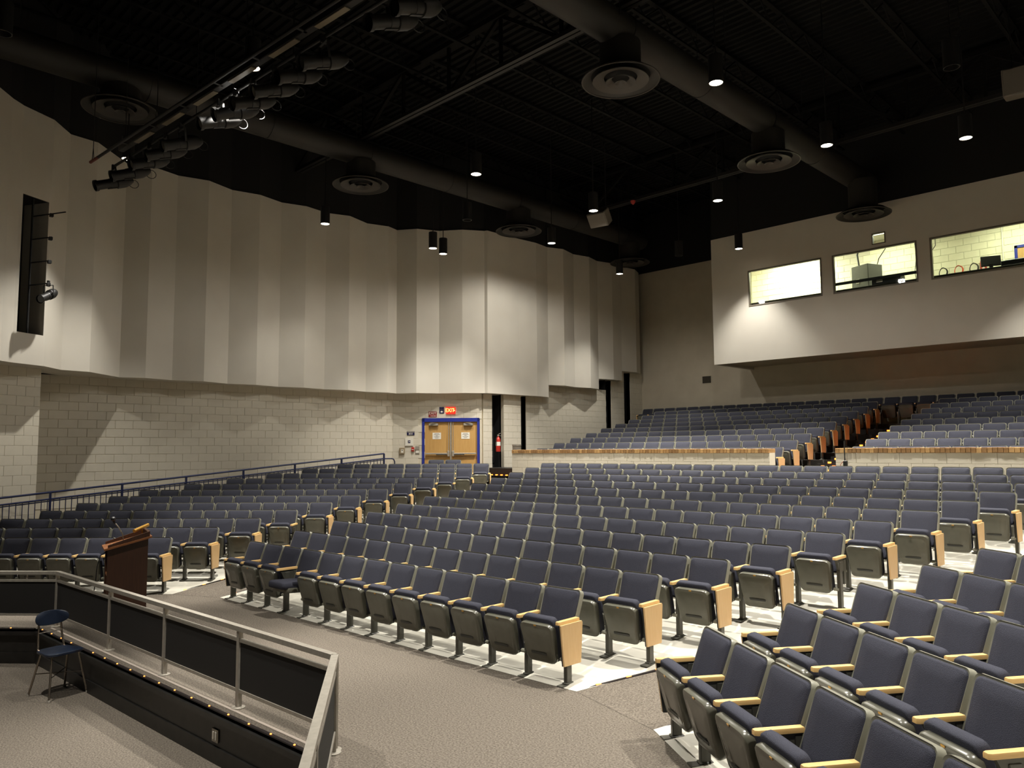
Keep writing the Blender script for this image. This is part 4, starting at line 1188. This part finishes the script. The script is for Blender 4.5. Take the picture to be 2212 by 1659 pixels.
# ------------------------------------------------------------------ pit railing
HR = 0.765
def pit_rail(pts, posts, lab, spacers=()):
    root = empty('pit_railing', (pts[0][0], pts[0][1], 0), 0, lab, 'railing', 'steel pit railings')
    o0 = Vector((pts[0][0], pts[0][1], 0)); a = Vector((0, 0, 0)); c = Vector((pts[1][0], pts[1][1], 0)) - o0
    d = c.normalized()
    q = MB(); q.obox(a + Vector((0, 0, HR - 0.02)), c + Vector((0, 0, HR - 0.02)), 0.06, 0.045); q.build('top_rail', M_ALU, root, smooth=False)
    q = MB(); q.obox(a + Vector((0, 0, 0.635)), c + Vector((0, 0, 0.635)), 0.035, 0.03); q.build('mid_rail', M_ALU, root, smooth=False)
    q = MB(); q.obox(a + Vector((0, 0, 0.165)), c + Vector((0, 0, 0.165)), 0.035, 0.03); q.build('bottom_rail', M_ALU, root, smooth=False)
    L = c.length
    ss = [0.0] + list(posts) + [L]
    for s in list(posts):
        p = d * s
        q = MB(); q.obox(p + Vector((0, 0, 0.0)), p + Vector((0, 0, HR - 0.04)), 0.045, 0.045, (d.x, d.y, 0)); po = q.build('post', M_ALU, root, smooth=False)
        q = MB(); q.lathe([(0.065, 0.0), (0.065, 0.008), (0.03, 0.014)], 14, c=tuple(p), capt=True); q.build('base_plate', M_ALU, po)
    for s0, s1 in zip(ss[:-1], ss[1:]):
        if s1 - s0 < 0.2: continue
        q = MB(); q.obox(d * (s0 + 0.03) + Vector((0, 0, 0.40)), d * (s1 - 0.03) + Vector((0, 0, 0.40)), 0.012, 0.45); q.build('infill_panel', M_MESHP, root, smooth=False)
    for s in spacers:
        q = MB(); q.obox(d * s + Vector((0, 0, 0.64)), d * s + Vector((0, 0, HR - 0.04)), 0.02, 0.02); q.build('spacer', M_ALU, root, smooth=False)
    return root
RA, RB = (-12.40, 3.27), (-5.665, 3.57)
pit_rail([RA, RB], [0.0, 1.95, 3.53, 5.17, 6.74], 'brushed steel pit railing with black panels, straight run in front of the lectern')
dl = Vector((-0.743, -0.669, 0))
pit_rail([RA, (RA[0] + dl.x * 4.2, RA[1] + dl.y * 4.2)], [1.9, 3.8], 'brushed steel pit railing with black panels, left run behind the chair', (0.45, 0.95))
dr_ = Vector((1.83, -1.33, 0)).normalized()
pit_rail([(RB[0] + dr_.x * 0.0, RB[1] + dr_.y * 0.0), (RB[0] + dr_.x * 3.4, RB[1] + dr_.y * 3.4)], [0.06, 1.75, 3.3], 'brushed steel pit railing with black panels, right run coming towards the viewer')
# outlet on the pit wall
dd = (Vector((*PIT[2], 0)) - Vector((*PIT[1], 0))).normalized(); nn = Vector((dd.y, -dd.x, 0))
p = Vector((*PIT[1], 0)) + dd * (12.42 - 7.27) + nn * 0.004
ou = empty('wall_outlet', (p.x, p.y, -0.215), math.atan2(dd.y, dd.x), 'steel double outlet plate on the black pit wall', 'outlet')
plate(ou, 'plate', 0.115, 0.12, M_ALU, -0.01, 0.0)
for sx in (-1, 1): plate(ou, 'socket', 0.035, 0.075, M_WHITE, -0.016, -0.009, sx * 0.024, 0, 0.006)
# light tape line on the ledge carpet
a3 = Vector((-12.35, 3.20, 0.002)); c3 = Vector((-5.75, 3.50, 0.002))
q = MB(); q.obox(a3, c3, 0.03, 0.003); o = q.build('floor_tape', mat('worn_tape', col(176, 164, 152), 0.9)); tag(o, 'pale worn strip along the carpet under the pit railing', 'tape')

# ------------------------------------------------------------------ lectern
LA = math.radians(76)
le = empty('lectern', (-12.87, 4.66, 0), LA, 'dark brown wooden lectern with slanted tray, standing behind the railing', 'lectern')
Lx, Lw = 0.57, 0.55            # local -x runs to the speaker side, +y away from the viewer
z_lo, z_hi = 0.93, 1.07
q = MB(); q.loft([[(-Lx, y, 0.0), (0, y, 0.0), (0, y, z_hi), (-Lx, y, z_lo)] for y in (0.0, 0.025)]); q.build('side_panel', M_BROWN, le, smooth=False)
q = MB(); q.loft([[(-Lx, y, 0.0), (0, y, 0.0), (0, y, z_hi), (-Lx, y, z_lo)] for y in (Lw - 0.025, Lw)]); q.build('side_panel', M_BROWN, le, smooth=False)
q = MB(); q.box(-0.025, 0.0, 0.025, Lw - 0.025, 0, z_hi); q.build('front_panel', M_BROWN, le, smooth=False)
q = MB(); q.box(-Lx + 0.01, -0.025, 0.025, Lw - 0.025, 0.50, 0.53); q.build('shelf', M_BROWNL, le, smooth=False)
q = MB(); q.box(-Lx + 0.01, -0.025, 0.025, Lw - 0.025, 0.04, 0.08); q.build('bottom_board', M_BROWN, le, smooth=False)
sl = (z_hi - z_lo) / Lx
def tz(x): return z_hi + x * sl
q = MB(); q.loft([[(-Lx - 0.05, y, tz(-Lx - 0.05)), (0.05, y, tz(0.05)), (0.05, y, tz(0.05) + 0.03), (-Lx - 0.05, y, tz(-Lx - 0.05) + 0.03)] for y in (-0.05, Lw + 0.05)]); q.build('top_board', M_BROWNL, le, smooth=False)
for (x0, x1, y0, y1) in ((-Lx, 0.02, -0.03, 0.0), (-Lx, 0.02, Lw, Lw + 0.03), (-0.01, 0.02, 0.0, Lw)):
    q = MB(); vs = []
    hh = lambda x: 0.03 + 0.04 + 0.04 * (x + Lx) / Lx
    q.loft([[(x0, y, tz(x0) + 0.03), (x1, y, tz(x1) + 0.03), (x1, y, tz(x1) + hh(x1)), (x0, y, tz(x0) + hh(x0))] for y in (y0, y1)]); q.build('tray_rim', M_BROWN, le, smooth=False)
q = MB(); q.tube([(-0.33, 0.28, tz(-0.33) + 0.03), (-0.35, 0.28, tz(-0.3) + 0.14), (-0.41, 0.28, tz(-0.3) + 0.25), (-0.47, 0.28, tz(-0.3) + 0.33)], 0.009, 7); gn = q.build('gooseneck', M_CHROME, le)
q = MB(); q.tube([(-0.465, 0.28, tz(-0.3) + 0.31), (-0.49, 0.28, tz(-0.3) + 0.38)], [0.018, 0.024], 10); q.cbox(-0.525, -0.455, 0.24, 0.32, tz(-0.3) + 0.35, tz(-0.3) + 0.42, 0.02); q.build('microphone', M_BLK, gn)
q = MB(); q.tube([(-0.20, 0.10, tz(0) + 0.12), (0.02, 0.30, tz(0) + 0.19)], 0.028, 14); rl = q.build('reading_lamp', M_BRASS, le)
q = MB(); q.tube([(-0.06, 0.22, tz(0) + 0.02), (-0.08, 0.22, tz(0) + 0.16)], 0.012, 8); q.build('lamp_stem', M_BRASS, rl)
q = MB(); q.lathe([(0.03, 0), (0.028, 0.02), (0.015, 0.032), (0.002, 0.035)], 12, c=(-0.50, 0.08, tz(-0.50) + 0.03)); q.build('white_knob', M_WHITE, le)
q = MB(); q.tube([(-0.58, 0.1, 0.90), (-0.66, 0.1, 0.84), (-0.70, 0.1, 0.68), (-0.72, 0.1, 0.4), (-0.76, 0.12, 0.05), (-0.82, 0.2, 0.012)], 0.008, 6); q.build('cable', M_BLK, le)

# ------------------------------------------------------------------ chair in the pit
ce = empty('music_chair', (-10.66, 2.86, PIT_Z), math.radians(104), 'dark blue school chair with oval back standing in the pit', 'chair')
def chair(root):
    seat = []
    for zz, s_ in ((0.50, 0.97), (0.505, 1.0), (0.525, 1.0), (0.53, 0.97)):
        ring = []
        for (x, y) in rrect(0.44, 0.42, 0.10, 5, 0.38):
            dip = -0.018 * max(0, 1 - ((x / 0.2) ** 2 + ((y - 0.2) / 0.19) ** 2)) if zz > 0.51 else 0
            ring.append((x * s_, (0.21 - y) * s_ * -1 * -1, zz + dip))
        seat.append(ring)
    q = MB(); q.loft(seat); fix_normals(q.build('seat', M_CHAIR, root))
    # oval back, slightly curved, at local +y
    rings = []
    for off, s_ in ((-0.012, 0.94), (-0.006, 1.0), (0.006, 1.0), (0.012, 0.94)):
        ring = []
        for k in range(28):
            a = 2 * math.pi * k / 28
            ex = 0.20 * math.copysign(abs(math.cos(a)) ** 0.8, math.cos(a)) * s_; ez = 0.085 * math.copysign(abs(math.sin(a)) ** 0.85, math.sin(a)) * s_
            ring.append((ex, 0.235 - 0.06 * (abs(ex) / 0.2) ** 2 + off + ez * 0.2, 0.885 + ez))
        rings.append(ring)
    q = MB(); q.loft(rings); fix_normals(q.build('backrest', M_CHAIR, root))
    for sx in (-1, 1):
        q = MB(); q.tube([(sx * 0.16, 0.10, 0.495), (sx * 0.215, 0.235, 0.01)], 0.0125, 8); lg = q.build('leg', M_CHROME, root)
        q = MB(); q.lathe([(0.018, 0.0), (0.018, 0.02), (0.012, 0.03)], 10, c=(sx * 0.217, 0.238, 0), capb=True); q.build('glide', M_ALU, lg)
        q = MB(); q.tube([(sx * 0.16, -0.14, 0.495), (sx * 0.225, -0.235, 0.01)], 0.0125, 8); lg = q.build('leg', M_CHROME, root)
        q = MB(); q.lathe([(0.018, 0.0), (0.018, 0.02), (0.012, 0.03)], 10, c=(sx * 0.227, -0.238, 0), capb=True); q.build('glide', M_ALU, lg)
        q = MB(); q.tube([(sx * 0.15, 0.06, 0.50), (sx * 0.155, 0.18, 0.53), (sx * 0.14, 0.215, 0.70), (sx * 0.13, 0.225, 0.86)], 0.012, 8); q.build('back_post', M_CHROME, root)
        q = MB(); q.tube([(sx * 0.19, -0.187, 0.26), (-sx * 0.185, 0.165, 0.26)], 0.006, 6); q.build('cross_brace', M_CHROME, root)
    q = MB(); q.tube([(-0.14, 0.21, 0.72), (0.14, 0.21, 0.72)], 0.007, 6); q.build('back_bar', M_CHROME, root)
chair(ce)

# cable stand by the low wall opening
cs = empty('rope_stand', (-7.0, 17.55, Z_CROSS), 0, 'thin dark pole with dangling cord in front of the low wall', 'pole')
q = MB(); q.tube([(0, 0, 0.0), (0, 0, 1.38)], 0.012, 6); q.build('pole', M_BLK, cs)
q = MB(); q.lathe([(0.14, 0), (0.14, 0.02), (0.02, 0.04)], 16, capb=True); q.build('base', M_BLK, cs)
q = MB(); q.cbox(-0.03, 0.05, -0.04, 0.04, 0.82, 0.94, 0.01); q.build('clip', M_BLK, cs, smooth=False)
q = MB(); q.tube([(-0.03, -0.03, 0.92), (-0.09, -0.03, 0.85), (-0.06, -0.03, 0.7), (-0.1, -0.03, 0.55)], 0.008, 5); q.build('cord', mat('pink_cord', col(190, 120, 104), 0.7), cs)

# ------------------------------------------------------------------ theatre seats
SPN = 0.549
def seat_meshes():
    me = {}
    # backrest leans: along t from bottom (z .42) to top (z .92)
    def bp(x, t, off):          # off > 0 towards the back
        ca, sa = math.cos(math.radians(20.3)), math.sin(math.radians(20.3))
        return (x, 0.105 + t * sa + off * ca, 0.42 + t * ca - off * sa)
    Hb = 0.535
    out0 = rrect(0.52, Hb, 0.045, 3, 0.50)
    def ring(pts, off, s=1.0, h=Hb): return [bp(x * s, h / 2 + (y - h / 2) * s, off) for x, y in pts]
    t = MB(); t.loft([ring(out0, -0.014, 0.95), ring(out0, -0.022, 0.985), ring(out0, 0.0), ring(out0, 0.035), ring(out0, 0.055, 0.94)]); me['back_shell'] = t.mesh('back_shell', M_FRAME)
    def bring(pts, off, s, bul): return [bp(x * s, Hb / 2 + (y - Hb / 2) * s, off + bul * (1 - min(1, abs(x) / 0.25) ** 2)) for x, y in pts]
    t = MB(); t.loft([bring(out0, -0.008, 0.94, 0), bring(out0, -0.024, 0.925, 0), bring(out0, -0.034, 0.86, 0.0), bring(out0, -0.038, 0.5, 0.006)], cap0=False); me['back_cushion'] = t.mesh('back_cushion', M_NAVY, angle=60)
    # folded seat pan: s from bottom (y -.09, z .20) to the top (y -.205, z .615)
    pz = Vector((0, -0.115, 0.415)); pl = pz.length; pz.normalize(); pn = Vector((0, -pz.z, pz.y))   # pn faces the stage
    def pp(x, s, off): v = Vector((0, -0.09, 0.20)) + pz * s + pn * off; return (x, v.y, v.z)
    o1 = rrect(0.445, pl, 0.06, 3, 0.40)
    def pr(off, s, pts=o1, h=pl): return [pp(x * s, h / 2 + (y - h / 2) * s, off) for x, y in pts]
    def pr2(off, s): return [pp(x * s, pl / 2 + (y - pl / 2) * s, off + 0.018 * (1 - ((y / pl - 0.45) / 0.55) ** 2)) for x, y in o1]
    t = MB(); t.loft([pr(-0.065, 0.99), pr(-0.06, 1.0), pr(-0.006, 1.0), pr(0.004, 0.975), pr2(0.004, 0.90), pr2(0.0, 0.80), pr2(0.004, 0.76), pr2(0.006, 0.4)]); me['seat_pan'] = t.mesh('seat_pan', M_PAN, angle=40)
    t = MB(); ring0 = [pp(x, 0.10 + z, 0.019 + o) for x, z, o in ((-0.10, 0, 0), (0.10, 0, 0), (0.105, 0.022, 0), (-0.105, 0.022, 0))]; ring1 = [pp(x, 0.10 + z, 0.023) for x, z in ((-0.10, 0), (0.10, 0), (0.105, 0.022), (-0.105, 0.022))]
    t.loft([ring0, ring1]); me['grip_slot'] = t.mesh('grip_slot', M_PANSLOT, smooth=False)
    t = MB(); ra = [pp(x, pl - 0.022 + z, 0.004) for x, z in ((-0.016, 0), (0.016, 0), (0.016, 0.014), (-0.016, 0.014))]; rb = [pp(x, pl - 0.022 + z, 0.008) for x, z in ((-0.016, 0), (0.016, 0), (0.016, 0.014), (-0.016, 0.014))]
    t.loft([ra, rb]); me['number_plate'] = t.mesh('number_plate', M_BRASS, smooth=False)
    pc = pl + 0.055
    o2 = rrect(0.44, pc, 0.055, 3, 0.42)
    def cr(off, s, wav=0): return [pp(x * s, pc / 2 + (y - pc / 2) * s - (wav * (1 - (x / 0.2) ** 2) if y > pc * 0.7 else 0), off) for x, y in o2]
    t = MB(); t.loft([cr(-0.045, 0.93), cr(-0.055, 0.985, 0.004), cr(-0.09, 1.0, 0.01), cr(-0.125, 0.985, 0.012), cr(-0.145, 0.90)]); me['seat_cushion'] = t.mesh('seat_cushion', M_NAVY, angle=60)
    # lowered versions: rotate the pan and the cushion about the hinge
    for nm in ('seat_pan', 'seat_cushion'):
        m2 = me[nm].copy(); m2.name = nm
        M = Matrix.Translation((0, 0.12, 0.355)) @ Matrix.Rotation(math.radians(71), 4, 'X') @ Matrix.Translation((0, 0.09, -0.20))
        m2.transform(M); me[nm + '_down'] = m2
    x = SPN / 2
    def arm(sx):
        t = MB()
        pts = [(-0.028, -0.150), (-0.018, -0.172), (0.018, -0.172), (0.028, -0.150), (0.028, 0.172), (-0.028, 0.172)]
        t.loft([[(sx * x + px, py, 0.632) for px, py in pts], [(sx * x + px * 1.0, py, 0.655) for px, py in pts], [(sx * x + px * 0.9, py * 0.985, 0.664) for px, py in pts]])
        return t
    def leg(sx):
        t = MB(); t.cbox(sx * x - 0.024, sx * x + 0.024, -0.045, 0.04, 0.008, 0.60, 0.006); return t
    def foot(sx):
        t = MB(); t.cbox(sx * x - 0.045, sx * x + 0.045, -0.135, 0.14, 0.0, 0.014, 0.004); t.cbox(sx * x - 0.035, sx * x + 0.035, -0.06, 0.06, 0.012, 0.03, 0.008); return t
    def brk(sx):
        t = MB()
        pl_ = [(-0.12, 0.632), (0.165, 0.632), (0.165, 0.50), (0.05, 0.46), (-0.05, 0.50)]
        t.loft([[(sx * x - 0.016, y, z) for y, z in pl_], [(sx * x + 0.016, y, z) for y, z in pl_]])
        t.cbox(sx * x - 0.022, sx * x + 0.022, 0.10, 0.17, 0.30, 0.62, 0.008); return t
    def hinge(sx):
        t = MB(); t.tube([(sx * x - sx * 0.07, -0.03, 0.255), (sx * x, -0.03, 0.255)], 0.022, 8); return t
    for nm, f, m_ in (('armrest', arm, M_WOODARM), ('leg', leg, M_POST), ('foot_plate', foot, M_POST), ('arm_bracket', brk, M_POST), ('hinge', hinge, M_FRAME)):
        me[nm] = f(1).mesh(nm, m_, smooth=nm != 'leg', angle=30); me[nm + '_l'] = f(-1).mesh(nm, m_, smooth=nm != 'leg', angle=30)
    pan_poly = [(-0.163, 0.630), (0.190, 0.630), (0.201, 0.612), (0.168, 0.203), (-0.111, 0.209)]
    for sx, sfx in ((1, ''), (-1, '_l')):
        t = MB(); xa = sx * (x + 0.028); xb = sx * (x + 0.046)
        t.loft([[(xa, y, z) for y, z in pan_poly], [(xb, y, z) for y, z in pan_poly]])
        me['end_panel' + sfx] = t.mesh('end_panel', M_WOOD, smooth=False)
        t = MB(); t.loft([[(sx * (x + 0.012), y, z) for y, z in pan_poly], [(sx * (x + 0.0285), y, z) for y, z in pan_poly]])
        me['panel_core' + sfx] = t.mesh('panel_core', M_BLK, smooth=False)
    return me
SM = seat_meshes()
import bmesh as _bm
for me in SM.values():
    b_ = _bm.new(); b_.from_mesh(me); _bm.ops.recalc_face_normals(b_, faces=b_.faces); b_.to_mesh(me); b_.free()

SEATS = []
def parts_for(first, last, down=False, endp=True, lendp=True):
    L = ['back_shell', 'back_cushion', 'seat_pan_down' if down else 'seat_pan', 'seat_cushion_down' if down else 'seat_cushion', 'armrest', 'arm_bracket', 'leg', 'hinge']
    sub = [] if down else [('grip_slot', 'seat_pan'), ('number_plate', 'seat_pan')]
    sub.append(('foot_plate', 'leg'))
    if first:
        L += ['armrest_l', 'arm_bracket_l', 'leg_l', 'hinge_l']; sub.append(('foot_plate_l', 'leg_l'))
        if lendp: L.append('end_panel_l'); sub.append(('panel_core_l', 'end_panel_l'))
    if last and endp:
        L.append('end_panel'); sub.append(('panel_core', 'end_panel'))
    return L, sub
BN = {'centre': 'centre block', 'left': 'left block', 'right': 'right block', 'upper left': 'upper left block', 'upper right': 'upper right block'}
for blk_, rows in ROWS.items():
    for k, r in enumerate(rows):
        if blk_ == 'right' and k > 5: continue
        for i in range(r['cnt']):
            p = r['left'] + r['u'] * (r['sp'] * (i + 0.5)); z = r['z']
            pr_ = project((p.x + r['n'].x * TOPY, p.y + r['n'].y * TOPY, z + 0.85))
            if pr_ is None: continue
            inview = -70 < pr_[0] < FW + 130 and pr_[1] < FH + 330
            if not inview: continue
            SEATS.append(dict(blk=blk_, row=k, i=i, cnt=r['cnt'], p=Vector((p.x, p.y, z)), deg=r['deg'], sx=r['sp'] / SPN, depth=pr_[2], px=pr_))
SEATS.sort(key=lambda s: s['depth'])
NO_PANEL = {('centre', 4), ('left', 3), ('left', 9)}
GRP = 'navy folding auditorium seats'
rest_of = {}
stuff = MB()
SLOTS = [M_NAVY, M_FRAME, M_PAN, M_POST, M_WOOD, M_WOODARM, M_BLK, M_BRASS, M_PANSLOT]
nind = 0
for s in SEATS:
    first = s['i'] == 0; last = s['i'] == s['cnt'] - 1
    down = (s['blk'] == 'centre' and s['row'] == 0 and s['i'] == 3)
    cont = s['blk'] == 'left' and s['row'] < 2
    L, sub = parts_for(first and not cont, last and not s['blk'] == 'right', down, endp=(s['blk'], s['row']) not in NO_PANEL)
    if nind < 300:
        nind += 1
        if s['blk'] == 'left': pos = '%s from the right aisle' % ORD[s['cnt'] - 1 - s['i']]
        else: pos = '%s from the left end' % ORD[s['i']]
        row = 'front row' if s['row'] == 0 else '%s row' % ORD[s['row']]
        lab = 'navy folding seat, %s, %s of the %s' % (pos, row, BN[s['blk']])
        if down: lab = 'navy folding seat with its cushion lowered, front row of the centre block'
        root = empty('theater_seat', s['p'], math.radians(s['deg']), lab, 'seat', GRP)
        root.scale = (s['sx'], 1, 1)
        made = {}
        for nm in L:
            o = put(SM[nm].name.split('.')[0], SM[nm], root); made[nm] = o
        for nm, par in sub:
            put(SM[nm].name.split('.')[0], SM[nm], made[par])
    else:
        M = Matrix.Translation(s['p']) @ Matrix.Rotation(math.radians(s['deg']), 4, 'Z') @ Matrix.Diagonal((s['sx'], 1, 1, 1))
        for nm in L + ['foot_plate']:
            if nm in ('hinge', 'hinge_l'): continue
            me = SM[nm]
            stuff.cur = SLOTS.index(me.materials[0])
            stuff.add([tuple(M @ v.co) for v in me.vertices], [tuple(p_.vertices) for p_ in me.polygons])
o = stuff.build('theater_seat_rows', SLOTS, angle=45)
tag(o, 'dim rows of navy folding seats filling the rear and upper seating', 'seats', None, 'stuff')
print('SEATS individual', nind, 'of', len(SEATS))
